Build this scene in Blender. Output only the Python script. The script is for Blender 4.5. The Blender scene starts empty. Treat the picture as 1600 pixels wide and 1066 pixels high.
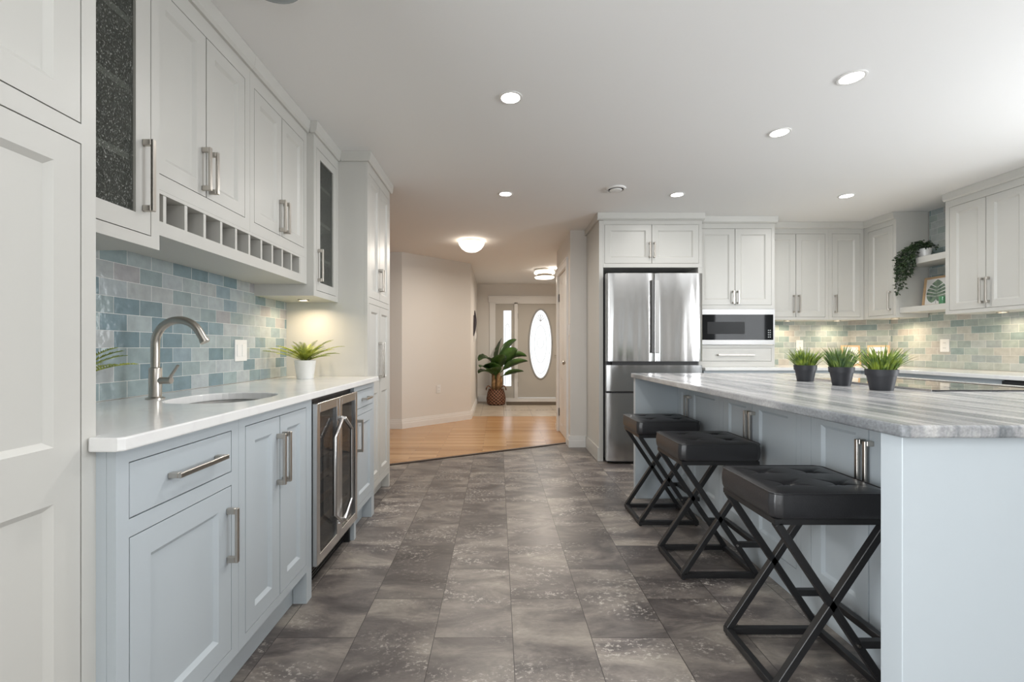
import bpy, bmesh, math, random
from mathutils import Vector, Matrix
R = math.radians
rnd = random.Random(7)
SC = bpy.context.scene
COL = SC.collection

# ------------------------------------------------------------------ camera, world, lights, exposure
cam_d = bpy.data.cameras.new('camera')
cam_d.sensor_width = 36.0
cam_d.lens = 695.0 / 1600.0 * 36.0
cam_d.shift_x = 22.0 / 1600.0
cam_d.shift_y = 10.5 / 1600.0
cam_d.clip_start = 0.05
cam = bpy.data.objects.new('camera', cam_d)
cam.location = (0, 0, 1.10)
cam.rotation_euler = (R(90), 0, 0)
COL.objects.link(cam)
SC.camera = cam

SC.view_settings.view_transform = 'Standard'
SC.view_settings.look = 'None'
SC.view_settings.gamma = 1.0
SC.view_settings.use_curve_mapping = False
SC.view_settings.exposure = 0.54
try:
    SC.cycles.use_denoising = True
    SC.cycles.max_bounces = 10
    SC.cycles.diffuse_bounces = 6
    SC.cycles.transparent_max_bounces = 12
    SC.cycles.caustics_reflective = False
    SC.cycles.caustics_refractive = False
    SC.cycles.sample_clamp_indirect = 6.0
except Exception:
    pass

W = bpy.data.worlds.new('sky'); SC.world = W; W.use_nodes = True
bg = W.node_tree.nodes['Background']
bg.inputs[0].default_value = (0.93, 0.97, 1.0, 1)
bg.inputs[1].default_value = 1.25

def area(name, loc, rot, sx, sy, power, col=(1, 1, 1), shape='RECTANGLE', spread=180, parent=None):
    l = bpy.data.lights.new(name, 'AREA'); l.shape = shape; l.size = sx
    if shape in ('RECTANGLE', 'ELLIPSE'): l.size_y = sy
    l.energy = power; l.color = col; l.spread = R(spread)
    o = bpy.data.objects.new(name, l); o.location = loc; o.rotation_euler = rot
    COL.objects.link(o)
    if parent: o.parent = parent
    return o

DAY = (0.94, 0.975, 1.0)
# daylight: two wide windows and one narrow one in the wall behind the camera, one in the right wall plus an added one nearer the camera
REAR_WINDOWS = [(-1.25, 0.05), (0.45, 1.75), (3.10, 3.62)]
RIGHT_WINDOWS = [(0.35, 1.12, 1.03, 2.06), (1.20, 1.98, 1.03, 2.06)]  # nearer window is added to strengthen light on the left fronts
for (wx0, wx1) in REAR_WINDOWS[:2]:
    area('window_daylight', ((wx0 + wx1) / 2, -3.19, 1.2), (R(90), 0, 0), wx1 - wx0 - .12, 1.85, 7 * (wx1 - wx0), DAY)
area('window_daylight', (4.112, 1.17, 1.545), (0, R(90), 0), .95, 1.55, 56, (0.94, 0.97, 1.0))  # one lamp spans the sink window and the added one
ADDED_LEFT_WINDOW = (-1.45, 0.15, 0.3, 2.2)  # unseen window, added to light the island's aisle side
area('window_daylight', (-1.405, -0.65, 1.25), (0, R(-90), 0), 1.75, 1.5, 72, DAY)  # fill lamp standing in the added left window

# ------------------------------------------------------------------ helpers
def link(o, parent=None):
    COL.objects.link(o)
    if parent is not None: o.parent = parent
    return o

def tag(o, label=None, cat=None, group=None, kind=None):
    if label: o['label'] = label
    if cat: o['category'] = cat
    if group: o['group'] = group
    if kind: o['kind'] = kind
    return o

def thing(name, label, cat, loc=(0, 0, 0), rz=0.0, group=None):
    o = bpy.data.objects.new(name, None)
    o.empty_display_size = 0.05
    o.location = loc; o.rotation_euler = (0, 0, rz)
    link(o)
    return tag(o, label, cat, group)

def copy_tree(o, parent=None):
    c = o.copy(); COL.objects.link(c)
    if parent is not None: c.parent = parent
    for ch in list(o.children): copy_tree(ch, c)
    return c

class MB:
    def __init__(s): s.v = []; s.f = []
    def add(s, vs, fs):
        n = len(s.v); s.v += [tuple(p) for p in vs]; s.f += [tuple(i + n for i in f) for f in fs]
    def box(s, x0, x1, y0, y1, z0, z1):
        s.add([(x0, y0, z0), (x1, y0, z0), (x1, y1, z0), (x0, y1, z0), (x0, y0, z1), (x1, y0, z1), (x1, y1, z1), (x0, y1, z1)],
              [(0, 3, 2, 1), (4, 5, 6, 7), (0, 1, 5, 4), (1, 2, 6, 5), (2, 3, 7, 6), (3, 0, 4, 7)])
        return s
    def prism(s, poly, z0, z1):
        n = len(poly)
        s.add([(x, y, z0) for x, y in poly] + [(x, y, z1) for x, y in poly],
              [tuple(range(n - 1, -1, -1)), tuple(range(n, 2 * n))] + [(i, (i + 1) % n, n + (i + 1) % n, n + i) for i in range(n)])
        return s
    def prism_x(s, poly_yz, x0, x1):
        n = len(poly_yz)
        s.add([(x0, y, z) for y, z in poly_yz] + [(x1, y, z) for y, z in poly_yz],
              [tuple(range(n)), tuple(range(2 * n - 1, n - 1, -1))] + [(i, n + i, n + (i + 1) % n, (i + 1) % n) for i in range(n)])
        return s
    def bar(s, p0, p1, w, h, up=(0, 0, 1)):
        p0 = Vector(p0); p1 = Vector(p1); d = (p1 - p0).normalized(); u = Vector(up)
        a = d.cross(u)
        if a.length < 1e-4: a = d.cross(Vector((1, 0, 0)))
        a.normalize(); b = a.cross(d).normalized()
        vs = []
        for p in (p0, p1):
            for i, j in ((-1, -1), (1, -1), (1, 1), (-1, 1)): vs.append(p + a * (i * w / 2) + b * (j * h / 2))
        s.add(vs, [(3, 2, 1, 0), (4, 5, 6, 7), (0, 1, 5, 4), (1, 2, 6, 5), (2, 3, 7, 6), (3, 0, 4, 7)])
        return s
    def tube(s, path, r, n=10, cap=True):
        path = [Vector(p) for p in path]; m = len(path)
        rr = r if isinstance(r, (list, tuple)) else [r] * m
        vs = []; prev = None
        for i, p in enumerate(path):
            d = (path[min(i + 1, m - 1)] - path[max(i - 1, 0)]).normalized()
            if prev is None:
                a = d.cross(Vector((0, 0, 1)))
                if a.length < 1e-3: a = d.cross(Vector((0, 1, 0)))
            else:
                a = prev - d * prev.dot(d)
            a.normalize(); prev = a; b = d.cross(a)
            for k in range(n):
                t = 2 * math.pi * k / n
                vs.append(p + (a * math.cos(t) + b * math.sin(t)) * rr[i])
        fs = []
        for i in range(m - 1):
            for k in range(n):
                k2 = (k + 1) % n
                fs.append((i * n + k, i * n + k2, (i + 1) * n + k2, (i + 1) * n + k))
        if cap:
            fs.append(tuple(range(n - 1, -1, -1))); fs.append(tuple((m - 1) * n + k for k in range(n)))
        s.add(vs, fs); return s
    def lathe(s, prof, n=32, c=(0, 0, 0), sx=1.0, sy=1.0, cap0=True, cap1=True):
        vs = []; fs = []; m = len(prof)
        for r, z in prof:
            for k in range(n):
                t = 2 * math.pi * k / n
                vs.append((c[0] + r * sx * math.cos(t), c[1] + r * sy * math.sin(t), c[2] + z))
        for i in range(m - 1):
            for k in range(n):
                k2 = (k + 1) % n
                fs.append((i * n + k, i * n + k2, (i + 1) * n + k2, (i + 1) * n + k))
        if cap0: fs.append(tuple(range(n - 1, -1, -1)))
        if cap1: fs.append(tuple((m - 1) * n + k for k in range(n)))
        s.add(vs, fs); return s
    def build(s, name, mat, parent=None, smooth=False, bevel=0.0, seg=2, fix=True, angle=40, sub=0):
        me = bpy.data.meshes.new(name); me.from_pydata(s.v, [], s.f); me.validate()
        if fix:
            b = bmesh.new(); b.from_mesh(me); bmesh.ops.recalc_face_normals(b, faces=b.faces); b.to_mesh(me); b.free()
        me.materials.append(mat)
        o = bpy.data.objects.new(name, me); link(o, parent)
        if smooth:
            me.polygons.foreach_set('use_smooth', [True] * len(me.polygons))
            if smooth == 'auto':
                try: me.set_sharp_from_angle(angle=R(angle))
                except Exception: pass
        if bevel > 0:
            md = o.modifiers.new('bevel', 'BEVEL'); md.width = bevel; md.segments = seg; md.limit_method = 'ANGLE'; md.angle_limit = R(35)
        if sub:
            md = o.modifiers.new('sub', 'SUBSURF'); md.levels = sub; md.render_levels = sub
        return o

def holed(name, outer, hole, y0, y1, mat, parent=None, bevel=0.0):
    """slab in the xz plane (depth y0..y1) with one hole"""
    b = bmesh.new()
    def loop(pts, y):
        vs = [b.verts.new((x, y, z)) for x, z in pts]
        es = [b.edges.new((vs[i], vs[(i + 1) % len(vs)])) for i in range(len(vs))]
        return vs, es
    rings = []
    for y in (y0, y1):
        vo, eo = loop(outer, y); vh, eh = loop(hole, y)
        bmesh.ops.triangle_fill(b, use_beauty=True, use_dissolve=False, edges=eo + eh)
        rings.append((vo, vh))
    for a, c in ((rings[0][0], rings[1][0]), (rings[0][1], rings[1][1])):
        n = len(a)
        for i in range(n): b.faces.new((a[i], a[(i + 1) % n], c[(i + 1) % n], c[i]))
    bmesh.ops.recalc_face_normals(b, faces=b.faces)
    me = bpy.data.meshes.new(name); b.to_mesh(me); b.free(); me.materials.append(mat)
    o = bpy.data.objects.new(name, me); link(o, parent)
    return o

# ------------------------------------------------------------------ materials
def newmat(name):
    m = bpy.data.materials.new(name); m.use_nodes = True
    nt = m.node_tree; return m, nt, nt.nodes['Principled BSDF']

def N(nt, typ, **kw):
    n = nt.nodes.new(typ)
    for k, v in kw.items():
        if k.startswith('i_'): n.inputs[int(k[2:])].default_value = v
        else: setattr(n, k, v)
    return n

def plain(name, c, rough=0.5, metal=0.0, bump=0.0, bscale=60.0, spec=0.5, var=0.0, coat=0.0, bstretch=None):
    m, nt, p = newmat(name)
    p.inputs['Base Color'].default_value = (*c, 1); p.inputs['Roughness'].default_value = rough
    p.inputs['Metallic'].default_value = metal; p.inputs['Specular IOR Level'].default_value = spec
    if coat: p.inputs['Coat Weight'].default_value = coat; p.inputs['Coat Roughness'].default_value = 0.1
    if bump or var:
        tc = N(nt, 'ShaderNodeTexCoord'); mp = N(nt, 'ShaderNodeMapping')
        if bstretch: mp.inputs['Scale'].default_value = bstretch
        nt.links.new(tc.outputs['Object'], mp.inputs[0])
        nz = N(nt, 'ShaderNodeTexNoise'); nz.inputs['Scale'].default_value = bscale; nz.inputs['Detail'].default_value = 4
        nt.links.new(mp.outputs[0], nz.inputs['Vector'])
        if bump:
            b = N(nt, 'ShaderNodeBump'); b.inputs['Strength'].default_value = bump; b.inputs['Distance'].default_value = 0.01
            nt.links.new(nz.outputs['Fac'], b.inputs['Height']); nt.links.new(b.outputs[0], p.inputs['Normal'])
        if var:
            mx = N(nt, 'ShaderNodeMix', data_type='RGBA')
            mx.inputs[6].default_value = (*[max(0, k * (1 - var)) for k in c], 1)
            mx.inputs[7].default_value = (*[min(1, k * (1 + var)) for k in c], 1)
            nt.links.new(nz.outputs['Fac'], mx.inputs[0]); nt.links.new(mx.outputs[2], p.inputs['Base Color'])
    return m

def emit(name, c, s):
    m, nt, p = newmat(name)
    p.inputs['Base Color'].default_value = (*c, 1)
    p.inputs['Emission Color'].default_value = (*c, 1); p.inputs['Emission Strength'].default_value = s
    return m

def ramp(nt, stops, interp='LINEAR'):
    r = N(nt, 'ShaderNodeValToRGB'); cr = r.color_ramp; cr.interpolation = interp
    while len(cr.elements) < len(stops): cr.elements.new(0.5)
    for e, (p, c) in zip(cr.elements, stops):
        e.position = p; e.color = (*c, 1)
    return r

def math_n(nt, op, a, b=None):
    n = N(nt, 'ShaderNodeMath', operation=op)
    for i, v in enumerate((a, b)):
        if v is None: continue
        if isinstance(v, (int, float)): n.inputs[i].default_value = v
        else: nt.links.new(v, n.inputs[i])
    return n.outputs[0]

def tile_cells(nt, u, v, du, dv, u0, v0, gap, stagger=0.5):
    """running-bond cells: returns (random id vector, grout mask 0/1, fractional u, v)"""
    vv = math_n(nt, 'DIVIDE', math_n(nt, 'SUBTRACT', v, v0), dv)
    row = math_n(nt, 'FLOOR', vv)
    odd = math_n(nt, 'MULTIPLY', math_n(nt, 'PINGPONG', row, 1.0), stagger)
    uu = math_n(nt, 'ADD', math_n(nt, 'DIVIDE', math_n(nt, 'SUBTRACT', u, u0), du), odd)
    colm = math_n(nt, 'FLOOR', uu)
    fu = math_n(nt, 'SUBTRACT', uu, colm); fv = math_n(nt, 'SUBTRACT', vv, row)
    eu = math_n(nt, 'MULTIPLY', math_n(nt, 'MINIMUM', fu, math_n(nt, 'SUBTRACT', 1.0, fu)), du)
    ev = math_n(nt, 'MULTIPLY', math_n(nt, 'MINIMUM', fv, math_n(nt, 'SUBTRACT', 1.0, fv)), dv)
    e = math_n(nt, 'MINIMUM', eu, ev)
    mask = math_n(nt, 'LESS_THAN', e, gap)
    cmb = N(nt, 'ShaderNodeCombineXYZ'); nt.links.new(colm, cmb.inputs[0]); nt.links.new(row, cmb.inputs[1])
    return cmb.outputs[0], mask, e

def backsplash_mat(name, axis, pal):
    m, nt, p = newmat(name); L = nt.links.new
    tc = N(nt, 'ShaderNodeTexCoord'); sp = N(nt, 'ShaderNodeSeparateXYZ'); L(tc.outputs['Object'], sp.inputs[0])
    ident, mask, e = tile_cells(nt, sp.outputs[axis], sp.outputs[2], 0.118, 0.0625, 0.03, 0.912, 0.0008)
    wn = N(nt, 'ShaderNodeTexWhiteNoise', noise_dimensions='3D'); L(ident, wn.inputs['Vector'])
    cr = ramp(nt, [(p_, c_) for p_, c_ in zip((0.0, .13, .26, .40, .53, .66, .78, .9), pal)], 'CONSTANT')
    L(wn.outputs['Value'], cr.inputs[0])
    nz = N(nt, 'ShaderNodeTexNoise'); nz.inputs['Scale'].default_value = 22; nz.inputs['Detail'].default_value = 5
    va = N(nt, 'ShaderNodeVectorMath', operation='ADD'); L(tc.outputs['Object'], va.inputs[0]); L(wn.outputs['Color'], va.inputs[1]); L(va.outputs[0], nz.inputs['Vector'])
    hs = N(nt, 'ShaderNodeHueSaturation'); L(cr.outputs[0], hs.inputs['Color'])
    vr = math_n(nt, 'ADD', math_n(nt, 'MULTIPLY', nz.outputs['Fac'], 0.5), 0.77); L(vr, hs.inputs['Value'])
    mx = N(nt, 'ShaderNodeMix', data_type='RGBA'); L(mask, mx.inputs[0]); L(hs.outputs[0], mx.inputs[6]); mx.inputs[7].default_value = (0.68, 0.68, 0.66, 1)
    L(mx.outputs[2], p.inputs['Base Color'])
    L(math_n(nt, 'ADD', math_n(nt, 'MULTIPLY', mask, 0.5), 0.14), p.inputs['Roughness'])
    n2 = N(nt, 'ShaderNodeTexNoise'); n2.inputs['Scale'].default_value = 28; n2.inputs['Detail'].default_value = 2; L(va.outputs[0], n2.inputs['Vector'])
    hgt = math_n(nt, 'SUBTRACT', n2.outputs['Fac'], math_n(nt, 'MULTIPLY', mask, 0.6))
    b = N(nt, 'ShaderNodeBump'); b.inputs['Strength'].default_value = 0.28; b.inputs['Distance'].default_value = 0.006
    L(hgt, b.inputs['Height']); L(b.outputs[0], p.inputs['Normal'])
    return m

def floor_mat():
    m, nt, p = newmat('slate_floor_tile'); L = nt.links.new
    tc = N(nt, 'ShaderNodeTexCoord'); sp = N(nt, 'ShaderNodeSeparateXYZ'); L(tc.outputs['Object'], sp.inputs[0])
    # columns run in y; running bond by column
    ident, mask, e = tile_cells(nt, sp.outputs[1], sp.outputs[0], 0.5225, 0.2985, 1.6865, 0.0562 - 0.2985, 0.0013)
    wn = N(nt, 'ShaderNodeTexWhiteNoise', noise_dimensions='3D'); L(ident, wn.inputs['Vector'])
    sc = N(nt, 'ShaderNodeVectorMath', operation='SCALE'); L(wn.outputs['Color'], sc.inputs[0]); sc.inputs['Scale'].default_value = 7.0
    va = N(nt, 'ShaderNodeVectorMath', operation='ADD'); L(tc.outputs['Object'], va.inputs[0]); L(sc.outputs[0], va.inputs[1])
    mp = N(nt, 'ShaderNodeMapping'); mp.inputs['Rotation'].default_value = (0, 0, R(-66)); mp.inputs['Scale'].default_value = (1.0, 2.6, 1.0); L(va.outputs[0], mp.inputs[0])
    n1 = N(nt, 'ShaderNodeTexNoise'); n1.inputs['Scale'].default_value = 2.6; n1.inputs['Detail'].default_value = 7; n1.inputs['Roughness'].default_value = 0.62; n1.inputs['Distortion'].default_value = 0.6; L(mp.outputs[0], n1.inputs['Vector'])
    c1 = ramp(nt, [(0.28, (0.062, 0.054, 0.052)), (0.44, (0.112, 0.098, 0.093)), (0.54, (0.185, 0.163, 0.147)), (0.70, (0.32, 0.285, 0.245))]); L(n1.outputs['Fac'], c1.inputs[0])
    # pale flecks, gathered in patches
    n2 = N(nt, 'ShaderNodeTexNoise'); n2.inputs['Scale'].default_value = 44; n2.inputs['Detail'].default_value = 6; n2.inputs['Roughness'].default_value = 0.75
    mpf = N(nt, 'ShaderNodeMapping'); mpf.inputs['Rotation'].default_value = (0, 0, R(-66)); mpf.inputs['Scale'].default_value = (1.0, 1.5, 1.0); L(va.outputs[0], mpf.inputs[0]); L(mpf.outputs[0], n2.inputs['Vector'])
    n3 = N(nt, 'ShaderNodeTexNoise'); n3.inputs['Scale'].default_value = 2.4; n3.inputs['Detail'].default_value = 2; L(mp.outputs[0], n3.inputs['Vector'])
    fl = math_n(nt, 'MULTIPLY', ramp_val(nt, n2.outputs['Fac'], 0.54, 0.60), ramp_val(nt, n3.outputs['Fac'], 0.47, 0.66))
    m1 = N(nt, 'ShaderNodeMix', data_type='RGBA'); L(math_n(nt, 'MULTIPLY', fl, 0.85), m1.inputs[0]); L(c1.outputs[0], m1.inputs[6]); m1.inputs[7].default_value = (0.52, 0.48, 0.43, 1)
    hs = N(nt, 'ShaderNodeHueSaturation'); L(m1.outputs[2], hs.inputs['Color'])
    mg = N(nt, 'ShaderNodeMapping'); mg.inputs['Rotation'].default_value = (0, 0, R(-66)); mg.inputs['Scale'].default_value = (1, 4, 1); L(va.outputs[0], mg.inputs[0])
    ng = N(nt, 'ShaderNodeTexNoise'); ng.inputs['Scale'].default_value = 38; ng.inputs['Detail'].default_value = 8; ng.inputs['Roughness'].default_value = 0.8; L(mg.outputs[0], ng.inputs['Vector'])
    tone = math_n(nt, 'ADD', math_n(nt, 'MULTIPLY', wn.outputs['Value'], 0.40), 0.80)
    L(math_n(nt, 'MULTIPLY', tone, math_n(nt, 'ADD', math_n(nt, 'MULTIPLY', ng.outputs['Fac'], 0.9), 0.55)), hs.inputs['Value'])
    m2 = N(nt, 'ShaderNodeMix', data_type='RGBA'); L(mask, m2.inputs[0]); L(hs.outputs[0], m2.inputs[6]); m2.inputs[7].default_value = (0.03, 0.026, 0.024, 1)
    L(m2.outputs[2], p.inputs['Base Color'])
    L(math_n(nt, 'ADD', math_n(nt, 'MULTIPLY', n1.outputs['Fac'], 0.22), 0.26), p.inputs['Roughness'])
    b = N(nt, 'ShaderNodeBump'); b.inputs['Strength'].default_value = 0.12; b.inputs['Distance'].default_value = 0.004
    L(math_n(nt, 'SUBTRACT', math_n(nt, 'ADD', n1.outputs['Fac'], math_n(nt, 'MULTIPLY', n2.outputs['Fac'], 0.4)), mask), b.inputs['Height']); L(b.outputs[0], p.inputs['Normal'])
    return m

def ramp_val(nt, v, a, b):
    n = N(nt, 'ShaderNodeMapRange'); nt.links.new(v, n.inputs[0]); n.inputs[1].default_value = a; n.inputs[2].default_value = b
    return n.outputs[0]

def hardwood_mat():
    m, nt, p = newmat('hardwood'); L = nt.links.new
    tc = N(nt, 'ShaderNodeTexCoord'); mp = N(nt, 'ShaderNodeMapping'); mp.inputs['Rotation'].default_value = (0, 0, R(0)); L(tc.outputs['Object'], mp.inputs[0])
    sp = N(nt, 'ShaderNodeSeparateXYZ'); L(mp.outputs[0], sp.inputs[0])
    ident, mask, e = tile_cells(nt, sp.outputs[0], sp.outputs[1], 0.72, 0.083, 0.1, 0.0, 0.0009, 0.37)
    wn = N(nt, 'ShaderNodeTexWhiteNoise', noise_dimensions='3D'); L(ident, wn.inputs['Vector'])
    c = ramp(nt, [(0, (0.36, 0.195, 0.085)), (0.35, (0.46, 0.265, 0.125)), (0.7, (0.41, 0.23, 0.105)), (1, (0.54, 0.33, 0.165))]); L(wn.outputs['Value'], c.inputs[0])
    m2p = N(nt, 'ShaderNodeMapping'); m2p.inputs['Scale'].default_value = (1.5, 22, 1); L(mp.outputs[0], m2p.inputs[0])
    nz = N(nt, 'ShaderNodeTexNoise'); nz.inputs['Scale'].default_value = 2.5; nz.inputs['Detail'].default_value = 6; L(m2p.outputs[0], nz.inputs['Vector'])
    hs = N(nt, 'ShaderNodeHueSaturation'); L(c.outputs[0], hs.inputs['Color']); L(math_n(nt, 'ADD', math_n(nt, 'MULTIPLY', nz.outputs['Fac'], 0.5), 0.75), hs.inputs['Value'])
    mx = N(nt, 'ShaderNodeMix', data_type='RGBA'); L(mask, mx.inputs[0]); L(hs.outputs[0], mx.inputs[6]); mx.inputs[7].default_value = (0.2, 0.1, 0.045, 1)
    L(mx.outputs[2], p.inputs['Base Color']); p.inputs['Roughness'].default_value = 0.22
    b = N(nt, 'ShaderNodeBump'); b.inputs['Strength'].default_value = 0.05; L(nz.outputs['Fac'], b.inputs['Height']); L(b.outputs[0], p.inputs['Normal'])
    return m

def foyer_tile_mat():
    m, nt, p = newmat('foyer_tile'); L = nt.links.new
    tc = N(nt, 'ShaderNodeTexCoord'); sp = N(nt, 'ShaderNodeSeparateXYZ'); L(tc.outputs['Object'], sp.inputs[0])
    ident, mask, e = tile_cells(nt, sp.outputs[0], sp.outputs[1], 0.42, 0.42, -0.28, 7.14, 0.004, 0.0)
    nz = N(nt, 'ShaderNodeTexNoise'); nz.inputs['Scale'].default_value = 6; nz.inputs['Detail'].default_value = 6; L(tc.outputs['Object'], nz.inputs['Vector'])
    c = ramp(nt, [(0.3, (0.34, 0.28, 0.22)), (0.7, (0.48, 0.42, 0.34))]); L(nz.outputs['Fac'], c.inputs[0])
    mx = N(nt, 'ShaderNodeMix', data_type='RGBA'); L(mask, mx.inputs[0]); L(c.outputs[0], mx.inputs[6]); mx.inputs[7].default_value = (0.22, 0.18, 0.15, 1)
    L(mx.outputs[2], p.inputs['Base Color']); p.inputs['Roughness'].default_value = 0.35
    return m

def granite_mat():
    m, nt, p = newmat('grey_veined_stone'); L = nt.links.new
    tc = N(nt, 'ShaderNodeTexCoord')
    nd = N(nt, 'ShaderNodeTexNoise'); nd.inputs['Scale'].default_value = 1.6; nd.inputs['Detail'].default_value = 3; L(tc.outputs['Object'], nd.inputs['Vector'])
    wd = N(nt, 'ShaderNodeVectorMath', operation='SCALE'); L(nd.outputs['Color'], wd.inputs[0]); wd.inputs['Scale'].default_value = 0.09
    va = N(nt, 'ShaderNodeVectorMath', operation='ADD'); L(tc.outputs['Object'], va.inputs[0]); L(wd.outputs[0], va.inputs[1])
    mp = N(nt, 'ShaderNodeMapping'); mp.inputs['Scale'].default_value = (13, 0.9, 3); mp.inputs['Rotation'].default_value = (0, 0, R(3)); L(va.outputs[0], mp.inputs[0])
    n1 = N(nt, 'ShaderNodeTexNoise'); n1.inputs['Scale'].default_value = 1.5; n1.inputs['Detail'].default_value = 9; n1.inputs['Roughness'].default_value = 0.6; L(mp.outputs[0], n1.inputs['Vector'])
    c = ramp(nt, [(0.28, (0.10, 0.108, 0.12)), (0.42, (0.22, 0.23, 0.24)), (0.52, (0.34, 0.34, 0.345)), (0.62, (0.47, 0.465, 0.46)), (0.74, (0.31, 0.295, 0.28))]); L(n1.outputs['Fac'], c.inputs[0])
    n2 = N(nt, 'ShaderNodeTexNoise'); n2.inputs['Scale'].default_value = 170; n2.inputs['Detail'].default_value = 2; L(tc.outputs['Object'], n2.inputs['Vector'])
    hs = N(nt, 'ShaderNodeHueSaturation'); L(c.outputs[0], hs.inputs['Color']); L(math_n(nt, 'ADD', math_n(nt, 'MULTIPLY', n2.outputs['Fac'], 0.8), 0.62), hs.inputs['Value'])
    L(hs.outputs[0], p.inputs['Base Color']); p.inputs['Roughness'].default_value = 0.20; p.inputs['Specular IOR Level'].default_value = 0.22
    return m

def quartz_mat():
    m, nt, p = newmat('white_quartz'); L = nt.links.new
    tc = N(nt, 'ShaderNodeTexCoord')
    n1 = N(nt, 'ShaderNodeTexNoise'); n1.inputs['Scale'].default_value = 3; n1.inputs['Detail'].default_value = 6; n1.inputs['Distortion'].default_value = 1.5; L(tc.outputs['Object'], n1.inputs['Vector'])
    c = ramp(nt, [(0.44, (0.80, 0.80, 0.79)), (0.5, (0.775, 0.77, 0.765)), (0.56, (0.81, 0.81, 0.80))]); L(n1.outputs['Fac'], c.inputs[0])
    L(c.outputs[0], p.inputs['Base Color']); p.inputs['Roughness'].default_value = 0.12
    return m

def steel_mat(name, c, rough, wav=0.0, stretch=(60, 60, 0.6), wscale=(7, 7, 1.1)):
    m, nt, p = newmat(name); L = nt.links.new
    p.inputs['Base Color'].default_value = (*c, 1); p.inputs['Metallic'].default_value = 1.0; p.inputs['Roughness'].default_value = rough
    tc = N(nt, 'ShaderNodeTexCoord'); mp = N(nt, 'ShaderNodeMapping'); mp.inputs['Scale'].default_value = stretch; L(tc.outputs['Object'], mp.inputs[0])
    nz = N(nt, 'ShaderNodeTexNoise'); nz.inputs['Scale'].default_value = 8; L(mp.outputs[0], nz.inputs['Vector'])
    b = N(nt, 'ShaderNodeBump'); b.inputs['Strength'].default_value = 0.04; b.inputs['Distance'].default_value = 0.002; L(nz.outputs['Fac'], b.inputs['Height'])
    if wav:
        m2 = N(nt, 'ShaderNodeMapping'); m2.inputs['Scale'].default_value = wscale; L(tc.outputs['Object'], m2.inputs[0])
        n2 = N(nt, 'ShaderNodeTexNoise'); n2.inputs['Scale'].default_value = 1.0; n2.inputs['Detail'].default_value = 1; L(m2.outputs[0], n2.inputs['Vector'])
        b2 = N(nt, 'ShaderNodeBump'); b2.inputs['Strength'].default_value = wav; b2.inputs['Distance'].default_value = 0.05; L(n2.outputs['Fac'], b2.inputs['Height']); L(b.outputs[0], b2.inputs['Normal'])
        L(b2.outputs[0], p.inputs['Normal'])
    else: L(b.outputs[0], p.inputs['Normal'])
    return m

def glass_mat(name, tint, clear, rough=0.05, bump=0.0, bscale=80, diffuse=None, stretch=(1, 1, 1), glint_fleck=None):
    """mix of a see-through pane and a glossy/tinted surface"""
    m, nt, p = newmat(name); L = nt.links.new
    p.inputs['Base Color'].default_value = (*(diffuse or tint), 1); p.inputs['Roughness'].default_value = rough; p.inputs['Specular IOR Level'].default_value = 0.6
    tr = N(nt, 'ShaderNodeBsdfTransparent'); tr.inputs[0].default_value = (*tint, 1)
    mx = N(nt, 'ShaderNodeMixShader'); mx.inputs[0].default_value = clear
    L(p.outputs[0], mx.inputs[1]); L(tr.outputs[0], mx.inputs[2])
    L(mx.outputs[0], nt.nodes['Material Output'].inputs[0])
    if bump:
        tc = N(nt, 'ShaderNodeTexCoord'); mp = N(nt, 'ShaderNodeMapping'); mp.inputs['Scale'].default_value = stretch; L(tc.outputs['Object'], mp.inputs[0])
        nz = N(nt, 'ShaderNodeTexNoise'); nz.inputs['Scale'].default_value = bscale; nz.inputs['Detail'].default_value = 3; L(mp.outputs[0], nz.inputs['Vector'])
        b = N(nt, 'ShaderNodeBump'); b.inputs['Strength'].default_value = bump; b.inputs['Distance'].default_value = 0.01; L(nz.outputs['Fac'], b.inputs['Height']); L(b.outputs[0], p.inputs['Normal'])
        if glint_fleck:
            c = ramp(nt, [(0.42, diffuse or tint), (0.60, glint_fleck[0]), (0.70, glint_fleck[1])]); L(nz.outputs['Fac'], c.inputs[0]); L(c.outputs[0], p.inputs['Base Color'])  # glints of the textured glass painted in as paler flecks
            L(math_n(nt, 'SUBTRACT', clear, math_n(nt, 'MULTIPLY', ramp_val(nt, nz.outputs['Fac'], .52, .70), clear * .5)), mx.inputs[0])
    return m

def leaf_mat(name, c1, c2, rough=0.45, scale=9):
    m, nt, p = newmat(name); L = nt.links.new
    tc = N(nt, 'ShaderNodeTexCoord'); nz = N(nt, 'ShaderNodeTexNoise'); nz.inputs['Scale'].default_value = scale; nz.inputs['Detail'].default_value = 3
    L(tc.outputs['Object'], nz.inputs['Vector'])
    c = ramp(nt, [(0.35, c1), (0.68, c2)]); L(nz.outputs['Fac'], c.inputs[0]); L(c.outputs[0], p.inputs['Base Color']); p.inputs['Roughness'].default_value = rough
    return m

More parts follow.
